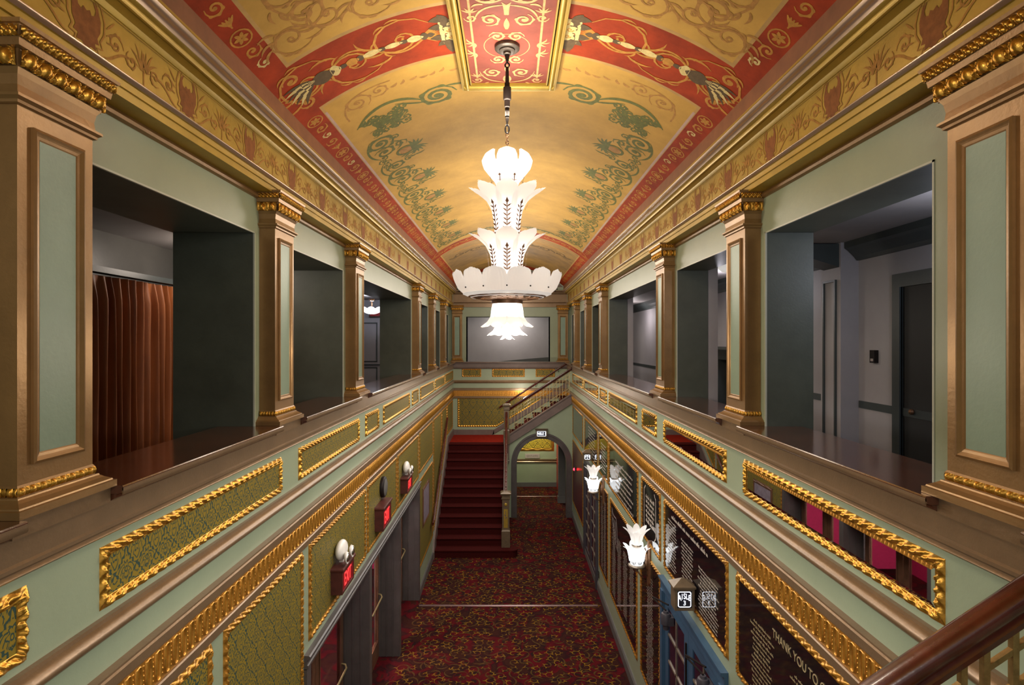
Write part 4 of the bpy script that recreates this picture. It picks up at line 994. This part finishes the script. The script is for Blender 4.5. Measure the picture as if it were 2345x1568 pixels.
B = MB(); B.extr([(19.6,.83),(19.57,.83),(19.555,.86),(19.57,.88),(19.55,.93),(19.55,.95),(19.6,.95)], lambda p, q, a: (a, p, q), -.02, 1.66); struct('trim_chair_rail', B, 'taupe')
panel('damask_panel', 'bright yellow damask panel in gold frame glimpsed through the arch', 'wall panel', None, rect(-.02, 1.52, 1.216, 2.55), lambda x, z, h=0.0: (x, 19.6 - h, z), .11, ('damask_big', 'damask_fabric'), 'gilt', .4, False)
T = thing('gentlemen_sign', 'small grey gentlemen plaque on the corridor wall beyond the arch', 'sign', (.77, 19.58, .985))
B = MB(); B.box(.52, 1.02, 19.575, 19.598, .985, 1.13); mk('plate', B, 'plaque', T); text('lettering', 'GENTLEMEN', .082, (.77, 19.573, 1.058), (90, 0, 0), 'plaque_text', T, .001, .86)
T = thing('corridor_door', 'red door edge standing open at the right of the corridor', 'door', (1.62, 19.3, 0)); B = MB(); B.box(1.60, 1.66, 18.75, 19.56, .02, 2.02); mk('leaf', B, 'red_door', T)
B = MB(); B.ell((1.585, 19.45, 1.02), .025, .025, .025); B.tube([(1.60,19.45,1.02),(1.585,19.45,1.02)], .01, 6); mk('knob', B, 'oldbrass', T, True)
B = MB(); B.box(1.50, 1.78, 17.6, 17.75, 0, 2.6); B.box(1.48, 1.78, 17.58, 17.77, 0, .2); B.box(1.55, 1.60, 17.585, 17.6, .25, 2.5); B.box(1.66, 1.71, 17.585, 17.6, .25, 2.5); struct('trim_corridor_pier', B, 'gray_paint')
for nm, lab, y, x0, x1 in (('threshold_strip', 'pale metal threshold strip across the patterned carpet', 10.76, -1.72, 1.66), ('threshold_strip', 'metal threshold strip on the carpet beyond the arch', 18.35, .02, 1.5)):
    B = MB(); B.extr([(y - .03, 0), (y - .02, .008), (y + .02, .008), (y + .03, 0)], lambda p, q, a: (a, p, q + .0015), x0, x1); tag(mk(nm, B, 'strip_metal'), lab, 'floor strip')

# ------------------------------------------------------------------ staircase
RS, TR, YB_ = .175, .268, 13.155
T = thing('staircase', 'red carpeted staircase climbing to a landing at the far end', 'staircase', (-.9, 13.2, 0))
def stepcarpet(B, a0, n, z0, fn, w0, w1):
    """profile of rounded nosings swept across the flight"""
    prof = []
    for k in range(n):
        a = a0 + k*TR; z = z0 + (k+1)*RS
        prof += [(a + .012, z - RS), (a + .010, z - .04), (a - .012, z - .028), (a - .018, z - .012), (a - .008, z), (a + .02, z + .002)]
    prof += [(a0 + n*TR, z0 + n*RS)]
    B.loft([[fn(a, z, w) for a, z in prof] for w in (w0, w1)], False, False)
B = MB(); stepcarpet(B, YB_, 12, 0, lambda a, z, w: (w, a, z), -1.76, -.14)
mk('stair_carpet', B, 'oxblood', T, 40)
B = MB(); pts = [(-1.76, 13.13), (.02, 13.13)] + [(.02 + .15*sin(radians(a)), 13.28 - .15*cos(radians(a))) for a in range(15, 181, 15)] + [(-.14, 13.44), (-1.76, 13.44)]
B.loft([[(x, y, z) for x, y in pts] for z in (0, .14)] + [[(x + (.015 if x > 0 else 0), y - (.018 if y < 13.3 else 0), z) for x, y in pts] for z in (.145, .172)]); mk('bottom_step', B, 'oxblood', T)
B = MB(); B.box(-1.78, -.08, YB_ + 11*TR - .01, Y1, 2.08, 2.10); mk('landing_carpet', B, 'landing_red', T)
B = MB(); B.box(-1.78, -.08, YB_ + 11*TR + .05, Y1, 1.9, 2.08)
B.loft([[(x, y, z) for y, z in ((13.3,0),(13.3,.05),(16.1,1.87),(16.1,0))] for x in (-.16, -.06)]); mk('flight_side', B, 'sage', T)
B = MB()                                             # wall string (left) and outer string (right)
for xa, xb, ya, yz in ((-1.785, -1.742, 13.02, .16), (-.165, -.10, 13.48, .45)):
    B.loft([[(x, y, z) for y, z in ((ya,.0),(ya,yz),(ya + .14,yz + .26),(16.0,2.28),(16.3,2.30),(16.3,2.0),(ya + .28,.0))] for x in (xa, xb)])
B.box(-1.785, -1.745, 16.2, Y1, 2.1, 2.28); B.box(-1.78, -.5, Y1 - .03, Y1, 2.1, 2.26)
B.loft([[(x, y, z) for x, z in ((-.55, 2.1),(-.5,2.26),(-.25,2.42),(1.78,3.75),(1.78,3.5))] for y in (Y1 - .03, Y1)]); mk('wall_string', B, 'stringer', T)
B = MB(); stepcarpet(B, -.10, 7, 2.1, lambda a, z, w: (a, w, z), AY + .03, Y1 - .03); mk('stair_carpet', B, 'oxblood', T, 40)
st_top = lambda x: 2.40 + (x - .02)*.649
B = MB(); B.loft([[(-.10, y, und(-.10)), (1.78, y, und(1.78)), (1.78, y, st_top(1.78)), (-.10, y, st_top(-.10))] for y in (AY - .04, AY + .05)])
for dz, ya in ((0, AY - .055), (.25, AY - .065)):
    B.loft([[(-.10, y, und(-.1) + dz), (1.78, y, und(1.78) + dz), (1.78, y, und(1.78) + dz + .035), (-.10, y, und(-.1) + dz + .035)] for y in (ya, AY + .06)])
mk('outer_string', B, 'stringer', T)
B = MB(); B.loft([[(-.10, y, und(-.10) + .01), (1.78, y, und(1.78) + .01), (1.78, y, und(1.78) + .05), (-.10, y, und(-.1) + .05)] for y in (AY + .05, Y1)]); mk('flight_underside', B, 'sage', T)
def newel(lab, cat_, x, y, z0, z1, drop, w, body):
    N_ = thing('newel_post', lab, 'newel post', (x, y, z0), 'newel posts of the far staircase'); h = w/2
    sq = lambda a, z: [(x - a, y - a, z), (x + a, y - a, z), (x + a, y + a, z), (x - a, y + a, z)]
    B = MB(); B.loft([sq(a, z) for a, z in ((h*1.18, z0), (h*1.18, z0 + .38), (h*1.05, z0 + .40), (h, z0 + .42), (h, z1 - .14), (h*1.02, z1 - .14))]); mk('post', B, body, N_)
    B = MB(); B.loft([sq(a, z) for a, z in ((h*1.02, z1 - .14), (h*1.2, z1 - .125), (h*1.2, z1 - .10), (h*1.05, z1 - .09), (h*1.05, z1 - .04), (h*1.45, z1 - .02), (h*1.5, z1 + .01), (h*1.2, z1 + .03), (h*.6, z1 + .045))]); mk('cap', B, body, N_)
    B = MB(); B.box(x - h*.55, x + h*.55, y - h - .004, y - h + .004, z0 + .46, z1 - .36); mk('inset', B, 'olive_gold', N_)
    B = MB(); B.ell((x, y - h, z1 - .25), h*.42, .012, h*.42, 14, 8); mk('rosette', B, 'olive_gold', N_, True)
    B = MB(); mpn = lambda a, b, q=0.0: (x + a, y - h - .006 - q, b)
    put(B, 0, [([(0, z0 + .66), (0, z1 - .40)], .012)] + [leaf(0, z0 + .68 + .055*k, pi/2 + (1 if k % 2 else -1)*.8, .055, .02, 0, 4) for k in range(max(1, int((z1 - z0 - 1.1)/.055)))], mpn); mk('carved_vine', B, 'stringer', N_)
    if drop:
        B = MB(); B.loft([sq(a, z) for a, z in ((h, z0), (h, z0 - drop + .1), (h*1.1, z0 - drop + .08), (h*.8, z0 - drop), (h*.2, z0 - drop - .03))]); mk('drop', B, 'stringer', N_)
newel('carved newel post with yellow inset at the stair foot', '', -.10, 13.40, .175, 1.43, 0, .17, 'sign_case')
newel('brown newel post at the edge of the stair landing', '', -.10, AY - .02, 2.1, 3.20, .55, .15, 'sign_case')
# handrails and railings
HP = [(-.030,-.105),(-.034,-.085),(-.020,-.075),(-.022,-.062),(-.040,-.052),(-.046,-.030),(-.040,-.010),(-.020,.0),(.020,.0),(.040,-.010),(.046,-.030),(.040,-.052),(.022,-.062),(.020,-.075),(.034,-.085),(.030,-.105)]
def railing(lab, x0, x1, zf, bf, y, ph, sc=1.0, bar=.016, wood='mahogany', metal='brass_dark', extra=None):
    T = thing('stair_railing', lab, 'railing', ((x0 + x1)/2, y, bf((x0+x1)/2))); sl = (zf(x1) - zf(x0))/(x1 - x0)
    B = MB(); pts = extra or [(x0, zf(x0)), (x1, zf(x1))]
    B.loft([[(x, y + p*sc, z + q*sc*1.2) for p, q in HP] for x, z in pts]); mk('handrail', B, wood, T, 50)
    g0 = ph; h = bar/2
    while g0 < x1:
        xs = [g0 + .0966*k for k in range(4)]
        for x in xs:
            if x0 + .02 < x < x1 - .01: B = MB(); B.loft([[(x + a*h, y + b*h, z + a*h*sl) for a, b in ((-1,-1),(1,-1),(1,1),(-1,1))] for z in (bf(x), zf(x) - .11*sc)]); mk('baluster', B, metal, T)
        a, b = max(x0, xs[0]), min(x1 - .005, xs[3])
        if b - a > .05:
            for f0 in (.16, .29):
                for base, sg in ((lambda x: zf(x) - .10*sc, -1), (bf, 1)):
                    B = MB(); B.loft([[(x, y + p*h*.9, base(x) + sg*(f0 - .05)*sc*.95 + q*h) for p, q in ((-1,-1),(1,-1),(1,1),(-1,1))] for x in (a, b)]); mk('cross_bar', B, metal, T)
            xc = (xs[1] + xs[2])/2
            if xc < x1 - .05 and xc > x0:
                for zc in (zf(xc) - .10*sc - .167*sc, bf(xc) + .167*sc):
                    B = MB(); r = .036*sc; B.tube([(xc + r*cos(2*pi*k/14), y, zc + r*sin(2*pi*k/14)) for k in range(15)], h*.95, 6); mk('ring', B, metal, T, True)
        g0 += .3653
zf = lambda x: 3.12 + (x + .03)*.649
railing('mahogany handrail over brass lattice on the upper flight at the far end', -.03, 1.76, zf, lambda x: st_top(x) + .035, AY, .03, .75, .014, 'mahogany', 'oldbrass')
# second handrail of that flight, on the wall side
T = thing('handrail', 'dark wall handrail behind the lattice railing of the upper flight', 'handrail', (.8, Y1 - .1, 3.6))
B = MB(); B.loft([[(x, Y1 - .09 + p*.55, 3.02 + (x + .28)*.655 + q*.6) for p, q in HP] for x in (-.33, 1.76)]); mk('rail', B, 'mahogany', T, 50)
B = MB(); [B.tube([(x, Y1, 2.90 + (x + .28)*.655), (x, Y1 - .09, 2.90 + (x + .28)*.655), (x, Y1 - .09, 2.96 + (x + .28)*.655)], .010, 6) for x in (.0, .8, 1.5)]; mk('bracket', B, 'black_iron', T)
nzf = lambda x: 3.851 + (x - 1.201)*.67
railing('scuffed mahogany handrail over brass lattice in the bottom right foreground', .75, 1.775, nzf, lambda x: nzf(x) - .80, 1.90, 1.589 - .3653*3, 1.0, .021, 'mahogany', 'brass_dark')
# lower flight: handrails
T = thing('handrail', 'dark wooden handrail on the left wall of the lower flight', 'handrail', (-1.72, 13.9, 1.9))
B = MB(); B.loft([[(-1.715 + p*.6, y, z + q*.6) for p, q in HP] for y, z in ((12.60, .98), (12.75, 1.0), (15.55, 2.93))]); mk('rail', B, 'mahogany', T, 50)
B = MB(); [B.tube([(-1.78, y, z - .08), (-1.715, y, z - .08), (-1.715, y, z)], .010, 6) for y, z in ((13.0, 1.12), (14.2, 1.94), (15.3, 2.70))]; mk('bracket', B, 'black_iron', T)
T = thing('stair_railing', 'dark wooden handrail and balusters on the open side of the lower flight', 'railing', (-.10, 14.8, .5))
B = MB(); B.loft([[(-.10 + p*.7, y, z + q*.8) for p, q in HP] for y, z in ((13.44, 1.38), (13.7, 1.46), (16.06, 3.02))]); mk('handrail', B, 'mahogany', T, 50)
for k in range(18):
    y = 13.6 + .137*k; zt = 1.34 + (y - 13.5)*.655; zb = .30 + (y - 13.16)*.653; B = MB(); B.box(-.108, -.092, y - .008, y + .008, zb, zt); mk('baluster', B, 'mahogany', T)

# ------------------------------------------------------------------ chandelier
CX, CY = -.022, 4.36
Z = lambda py: 5 + (782 - py)/298.2
T = thing('chandelier', 'lit tiered glass petal chandelier hanging from the red ceiling panel', 'chandelier', (CX, CY, 7.26)); c0 = (CX, CY, 0)
B = MB(); B.lathe([(0,7.268),(.094,7.268),(.096,7.245),(.088,7.238),(.062,7.236),(.062,7.226),(.052,7.222),(.030,7.221),(.030,7.205),(.022,7.200),(.0,7.200)], c0, 28); mk('canopy', B, 'canopy_metal', T, 40)
B = MB(); B.lathe([(0,7.20),(.020,7.20),(.014,7.17),(.010,7.15),(.0,7.145)], c0, 14)
B.lathe([(0,7.10),(.012,7.10),(.014,7.03),(.015,7.02),(.015,6.99),(.020,6.985),(.020,6.955),(.030,6.95),(.031,6.86),(.028,6.855),(.022,6.85),(.022,6.80),(.017,6.795),(.016,6.735),(.018,6.73),(.012,6.72),(.014,6.71),(.008,6.68),(.006,6.655),(.0,6.65)], c0, 16)
B.tube([(CX + .016*cos(2*pi*k/14), CY, 7.122 + .018*sin(2*pi*k/14)) for k in range(15)], .0065, 7)
B.tube([(CX + .015*cos(2*pi*k/14), CY, 6.63 + .032*sin(2*pi*k/14)) for k in range(15)], .0065, 7)
mk('rod', B, 'black_iron', T, 40)
for i in range(7):
    B = MB(); zc = 6.585 - .028*i; f = i % 2; B.tube([(CX + (.010*cos(2*pi*k/10))*(1-f), CY + .010*cos(2*pi*k/10)*f, zc + .019*sin(2*pi*k/10)) for k in range(11)], .0042, 6); mk('chain_link', B, 'brown_iron', T, True)
B = MB(); B.tube([(CX, CY, 6.42), (CX, CY, 5.30)], .022, 10)
for r, z in ((.075,6.17),(.10,5.815),(.12,5.475)): B.lathe([(.0,z - .02),(r,z - .02),(r*1.08,z),(r,z + .02),(.0,z + .02)], c0, 24)
B.lathe([(.105,5.335),(.12,5.335),(.30,5.350),(.30,5.342),(.12,5.318),(.118,5.29),(.105,5.29)], c0, 36)
for k in range(24):
    a = 2*pi*k/24; B.tube([(CX + .16*cos(a), CY + .16*sin(a), 5.328), (CX + .21*cos(a + .1), CY + .21*sin(a + .1), 5.332), (CX + .25*cos(a), CY + .25*sin(a), 5.338)], .008, 5)
mk('frame', B, 'brown_iron', T, 40)
def tier(n, z, prof, wid, mat_, ph=0, nm='petal', curl=.25, nt_=12, nv=14, rip=.13, scal=.12):
    out = []
    for k in range(n):
        B = MB(); petal(B, (CX, CY, z), -pi/2 + ph + 2*pi*k/n, prof, wid, curl, nt_, nv, rip, scal); out.append(mk(nm, B, mat_, T, True))
    return out
tier(7, 6.165, [(.07,0),(.09,.055),(.135,.11),(.178,.165),(.190,.215),(.172,.26),(.135,.29)], [.040,.048,.066,.078,.076,.060,.026], 'frosted')
tier2 = tier(8, 5.83, [(.095,0),(.10,.09),(.115,.18),(.155,.255),(.225,.315),(.30,.355)], [.050,.054,.066,.085,.085,.035], 'frosted')
tier3 = tier(8, 5.49, [(.115,0),(.118,.09),(.13,.18),(.165,.25),(.23,.31),(.30,.345)], [.054,.058,.068,.086,.085,.035], 'frosted')
tier(14, 5.335, [(.27,0),(.325,.022),(.375,.070),(.40,.125),(.412,.17),(.415,.20)], [.062,.078,.092,.094,.078,.035], 'frosted', pi/14, 'shell_petal', .2, 10, 16, .2)
tier(8, 5.295, [(.108,0),(.118,-.05),(.122,-.10),(.145,-.14),(.19,-.175),(.215,-.185)], [.048,.052,.058,.064,.055,.02], 'frosted_hot', pi/8)
tier(7, 5.165, [(.075,0),(.085,-.04),(.105,-.08),(.135,-.105),(.16,-.12)], [.034,.046,.056,.050,.016], 'frosted_dim', pi/7 if False else 0, 'drop_petal')
tier(5, 5.06, [(.02,0),(.03,-.015),(.045,-.035),(.06,-.045)], [.014,.02,.024,.010], 'frosted_dim', .3, 'bud_petal', .2, 6, 6)
B = MB(); B.lathe([(.0,5.345),(.26,5.345),(.34,5.362),(.335,5.37),(.0,5.36)], c0, 40); mk('dish', B, 'frosted', T, True)
B = MB(); B.lathe([(.0,5.19),(.12,5.19),(.10,5.17),(.0,5.165)], c0, 24); B.ell((CX, CY, 5.07), .026, .026, .03); mk('finial', B, 'frosted_dim', T, True)
def sprig(phi, z0, prof, t0, t1, n, par):
    B = MB(); 
    def P(t, w, o=.010):
        K = len(prof) - 1; x = min(K - 1e-6, t*K); i = int(x); f = x - i; r = prof[i][0] + (prof[i+1][0] - prof[i][0])*f + o; z = prof[i][1] + (prof[i+1][1] - prof[i][1])*f
        return (CX + r*cos(phi) - w*sin(phi), CY + r*sin(phi) + w*cos(phi), z0 + z)
    mp = lambda a, b, h=0.0: P(b, a*1.7, .020 + h)
    B.ribbon([(0, t0), (0, t1)], .005, mp)
    for k in range(n):
        t = t0 + (t1 - t0)*k/n
        for sg in (1, -1):
            B.poly([(0, t), (sg*.009, t + .012), (sg*.020, t + .06), (sg*.006, t + .045)], mp, .001)
    B.poly([(0, t1 - .01), (.008, t1 + .03), (0, t1 + .10), (-.008, t1 + .03)], mp, .001)
    mk('leaf_sprig', B, 'brown_iron', par)
P2 = [(.095,0),(.10,.09),(.115,.18),(.155,.255),(.225,.315),(.30,.355)]; P3 = [(.115,0),(.118,.09),(.13,.18),(.165,.25),(.23,.31),(.30,.345)]
for k in range(8):
    a = -pi/2 + 2*pi*k/8; sprig(a, 5.83, P2, .02, .46, 6, tier2[k]); sprig(a, 5.49, P3, .10, .48, 6, tier3[k])
for k in range(7): sprig(-pi/2 + 2*pi*(k + .5)/7, 6.10, [(.085,0),(.09,.09),(.12,.18)], .05, .8, 4, T)
for k in range(14):
    a = -pi/2 + 2*pi*k/14; B = MB(); B.ell((CX + .385*cos(a), CY + .385*sin(a), 5.395), .006, .006, .006, 6, 4); mk('screw', B, 'black_iron', T)
for k in range(3):
    for z, r in ((6.27, .05), (5.96, .045), (5.62, .055)):
        a = 2*pi*k/3; B = MB(); B.ell((CX + r*cos(a), CY + r*sin(a), z), .022, .022, .045, 10, 8); mk('bulb', B, 'bulb', T, True)

# ------------------------------------------------------------------ gallery furniture seen through the openings
T = thing('curtain', 'copper velvet curtain hanging in folds behind the nearest left opening', 'curtain', (-3.4, 5.0, 3.42))
def cf(u, v):
    y = 3.5 + 3.1*u; k = 2*pi*y/.098; z = 3.42 + 2.13*v; am = .046*(1 - .55*max(0, (v - .90)/.10))
    d = am*sin(k + .9*sin(y*9) + .25*sin(7*v + y*5)) + .012*sin(2.3*k*.5 + 2) - .012*abs(sin(v*3 + y*3))
    if v > .93: d += .016*cos(k)*(v - .93)/.07
    return (-3.40 + d, y + .010*cos(k*.5 + v*4), z)
B = MB(); B.grid(420, 22, cf); mk('fabric', B, 'velvet', T, True)
B = MB(); B.box(-3.46, -3.36, 3.3, 6.8, 5.57, 5.62); mk('track', B, 'bal_trim', T)
def frame_on(B, f, a0, a1, z0, z1, w=.025, d=.02):
    for r in ((a0, a1, z0, z0 + w), (a0, a1, z1 - w, z1), (a0, a0 + w, z0 + w, z1 - w), (a1 - w, a1, z0 + w, z1 - w)): f(B, r, d)
# left: panelled lilac door at the gallery end, ceiling lamp, exit light
T = thing('gallery_door', 'lilac panelled door at the end of the left gallery', 'door', (-3.05, 13.37, 3.4))
B = MB(); B.box(-3.55, -2.55, 13.36, 13.40, 3.42, 5.55); mk('leaf', B, 'bal_wall', T)
B = MB()
for a0, a1, z0, z1 in ((-3.48, -3.12, 3.55, 4.40), (-3.48, -3.12, 4.52, 5.45), (-3.0, -2.62, 3.55, 4.40), (-3.0, -2.62, 4.52, 5.45)): frame_on(B, lambda B, r, d: B.box(r[0], r[1], 13.345, 13.36, r[2], r[3]), a0, a1, z0, z1)
mk('panel_moulding', B, 'bal_trim', T); B = MB(); B.tube([(-3.5, 13.30, 4.46), (-2.6, 13.30, 4.46)], .016, 6); mk('push_bar', B, 'bal_trim', T)
def bowl_lamp(lab, x, y, z, s=1.0):
    T = thing('ceiling_lamp', lab, 'ceiling lamp', (x, y, z + .3), 'petal bowl lamps in the galleries'); 
    for k in range(9): B = MB(); petal(B, (x, y, z), 2*pi*k/9, [(.05*s,0),(.12*s,.02),(.19*s,.06),(.23*s,.11),(.25*s,.15)], [.03*s,.05*s,.075*s,.08*s,.03*s], .2, 6, 6); mk('petal', B, 'sconce_glass', T, True)
    B = MB(); B.tube([(x, y, z + .3), (x, y, z)], .012, 6); B.lathe([(0,.32),(.06,.32),(.05,.28),(0,.27)], (x, y, z), 12); mk('stem', B, 'brown_iron', T)
    B = MB(); B.ell((x, y, z + .09), .05, .05, .05); mk('bulb', B, 'sconce_hot', T, True)
bowl_lamp('lit glass bowl lamp seen through the wide left opening', -2.92, 12.0, 5.58)
bowl_lamp('lit glass bowl lamp partly hidden behind the second right pilaster', 2.62, 6.9, 5.84, .5)
T = thing('exit_sign', 'small red exit sign under the bowl lamp in the left gallery', 'exit sign', (-3.0, 13.3, 5.56)); B = MB(); B.box(-3.3, -2.86, 13.28, 13.38, 5.58, 5.80); mk('case', B, 'exit_case', T); B = MB(); B.box(-3.27, -2.89, 13.275, 13.28, 5.60, 5.78); mk('face', B, 'exit_red', T)
# right: pier, beam, door frame, keypad, mantel
B = MB(); B.box(3.27, 3.45, 5.615, 5.97, 3.4, 5.98); B.box(3.27, 3.45, 9.6, 9.95, 3.4, 5.98); B.box(2.95, 3.45, 11.2, 11.5, 3.4, 5.98); struct('trim_gallery_pier', B, 'bal_wall')
B = MB()
for a0, a1 in ((5.68, 5.91), (9.66, 9.89)): frame_on(B, lambda B, r, d: B.box(3.27, 3.25, r[0], r[1], r[2], r[3]), a0, a1, 3.75, 5.62, .02)
frame_on(B, lambda B, r, d: B.box(r[0], r[1], 11.18, 11.2, r[2], r[3]), 3.0, 3.2, 3.7, 5.6, .02)
struct('trim_gallery_moulding', B, 'bal_trim')
B = MB()
for a, b in ((Y0, 5.6), (6.0, 9.6), (9.97, 20.2)):
    B.extr([(3.46,5.80),(3.42,5.80),(3.40,5.83),(3.33,5.90),(3.30,5.92),(3.30,5.985),(3.46,5.985)], side(1), a, b); B.box(3.44, 3.46, a, b, 4.35, 4.42)
struct('trim_gallery_cornice', B, 'bal_trim')
B = MB()
for y in (5.62, 9.62): B.extr([(2.5, 5.97), (2.5, 5.90)] + [(2.5 + .77*i/10, 5.90 - .16*(1 - cos(pi*.5*i/10))) for i in range(11)] + [(3.27, 5.97)], lambda p, q, a: (p, a, q), y + .02, y + .30)
struct('trim_gallery_beam', B, 'bal_trim')
B = MB()
for r in ((4.98, 5.10, 3.4, 5.48), (3.8, 3.92, 3.4, 5.48), (3.8, 5.10, 5.48, 5.60)): B.box(3.43, 3.46, r[0], r[1], r[2], r[3]); B.box(3.415, 3.44, r[0], r[0] + .03, r[2], r[3])
struct('door_4', B, 'bal_trim')
T = thing('gallery_door', 'dark door in a grey frame behind the nearest right opening', 'door', (3.46, 4.45, 3.4)); B = MB(); B.box(3.446, 3.47, 3.92, 4.98, 3.42, 5.48); mk('leaf', B, 'dark_void', T); B = MB(); B.ell((3.43, 4.85, 4.4), .025, .025, .025); mk('knob', B, 'brown_iron', T)
T = thing('keypad', 'small black keypad on the gallery wall beside the dark door', 'keypad', (3.44, 5.35, 4.80)); B = MB(); B.box(3.41, 3.452, 5.315, 5.385, 4.80, 4.92); mk('case', B, 'black_iron', T); B = MB(); B.box(3.408, 3.412, 5.33, 5.37, 4.815, 4.84); mk('button_pad', B, 'plaque', T)
T = thing('mantelpiece', 'dark mantelpiece glimpsed in the right gallery behind the second pilaster', 'mantelpiece', (3.3, 8.6, 3.4))
B = MB(); B.box(3.30, 3.45, 7.95, 8.10, 3.4, 4.80); B.box(3.30, 3.45, 9.0, 9.15, 3.4, 4.80); mk('jamb', B, 'bal_trim', T)
B = MB(); B.extr([(3.45,4.72),(3.30,4.72),(3.27,4.78),(3.20,4.86),(3.18,4.88),(3.18,4.92),(3.45,4.92)], side(1), 7.88, 9.22); mk('shelf', B, 'bal_trim', T)
# grey ceiling strip of the room beyond the far opening
B = MB(); B.loft([[(-.4, y, 4.36), (1.24, y, 4.36), (1.24, y, 4.50), (.6, y, 4.45)] for y in (Y1 + .56, Y1 + .6)]); struct('trim_far_stair', B, 'bal_trim')
B = MB(); B.box(-2.4, 2.4, Y1 + 1.2, Y1 + 1.3, 3.4, 5.98); struct('wall_far_room', B, 'bal_wall')
# ------------------------------------------------------------------ lights
def pt(name, loc, w, col=(1,.90,.76), r=.05):
    l = bpy.data.lights.new(name, 'POINT'); l.energy = w; l.color = col; l.shadow_soft_size = r
    o = bpy.data.objects.new(name, l); COL.objects.link(o); o.location = loc; return o
def area(name, loc, rot, w, sx, sy, col=(1,.92,.8)):
    l = bpy.data.lights.new(name, 'AREA'); l.energy = w; l.color = col; l.shape = 'RECTANGLE'; l.size = sx; l.size_y = sy
    o = bpy.data.objects.new(name, l); COL.objects.link(o); o.location = loc; o.rotation_euler = [radians(a) for a in rot]; return o
WARM = (1,.86,.68)
for z, w, r in ((6.78, 26, .10), (5.9, 10, .38), (4.92, 22, .10)): pt('chandelier_light', (CX, CY, z), w, WARM, r)
for z, w in ((6.30, 2.5), (5.98, 5), (5.64, 5), (5.46, 7)): pt('chandelier_bulb_light', (CX, CY, z), w, WARM, .03)
pt('chandelier_bulb_light', (CX, CY, 5.22), 3.5, (1,.92,.82), .03)
for y, z, w, s in ((4.36, 6.55, 9, 1.2), (8.8, 5.9, 12, 1.2), (12.4, 5.9, 12, 1.2)): area('hall_fill_up', (0, y, z), (180, 0, 0), w, s, 1.6, (1,.88,.72))  # added fill that washes the vault, no fixture here
for y, w in ((7.4, 44), (10.0, 44), (12.8, 44), (15.6, 36)): pt('hall_fill', (0, y, 6.25), w, (1,.89,.76), .4)  # added fill along the hall to even the brightness, no fixtures
for y, w in ((3.0, 34), (6.4, 48), (10.0, 48), (13.8, 40)): area('hall_fill_down', (0, y, 4.6), (0, 0, 0), w, 1.6, 2.6, (1,.96,.92))  # added fill for lower walls and floor, no fixtures
for x, y in ((1.608, 7.21), (1.575, 10.74)): pt('wall_lamp_light', (x, y, 2.50), 7, (.86,.92,1), .03)
pt('lobby_light', (-3.6, 7.9, 2.75), 240, (1,.85,.85), .2)
pt('corridor_light', (.7, 18.7, 2.6), 70, (1,.88,.70), .12)
pt('landing_light', (.35, 16.7, 3.5), 20, (1,.85,.7), .08)
pt('hall_fill', (0, -.9, 6.0), 75, (1,.93,.84), .35)  # added unseen fill from behind the camera
pt('gallery_light', (-2.92, 12.0, 5.85), 24, (.8,.85,1), .06)
pt('gallery_light', (2.9, 7.9, 5.70), 12, (.95,.9,1), .06)
pt('gallery_light', (2.95, 14.0, 5.6), 12, (1,.9,.9), .1)
pt('gallery_light', (2.9, 3.4, 5.6), 12, (.78,.83,1), .1)
pt('gallery_light', (-2.9, 5.6, 5.75), 9, (1,.85,.72), .1)
pt('far_room_light', (0, 18.4, 5.7), 26, (1,.92,.85), .1)
w = bpy.data.worlds.new('World'); SC.world = w; w.use_nodes = True
w.node_tree.nodes['Background'].inputs[0].default_value = (.75,.72,.68,1); w.node_tree.nodes['Background'].inputs[1].default_value = .5
# ------------------------------------------------------------------ camera
cam = bpy.data.cameras.new('Camera'); co = bpy.data.objects.new('Camera', cam); COL.objects.link(co)
co.location = (0, 0, 5); co.rotation_euler = (pi/2, 0, 0); cam.sensor_width = 36; cam.lens = 36*1300/2345
cam.shift_x = 4.5/2345; cam.shift_y = -2/2345; cam.clip_start = .05
SC.camera = co
SC.view_settings.view_transform = 'Standard'; SC.view_settings.look = 'None'; SC.view_settings.gamma = 1; SC.view_settings.exposure = 0.6
SC.view_settings.use_curve_mapping = False
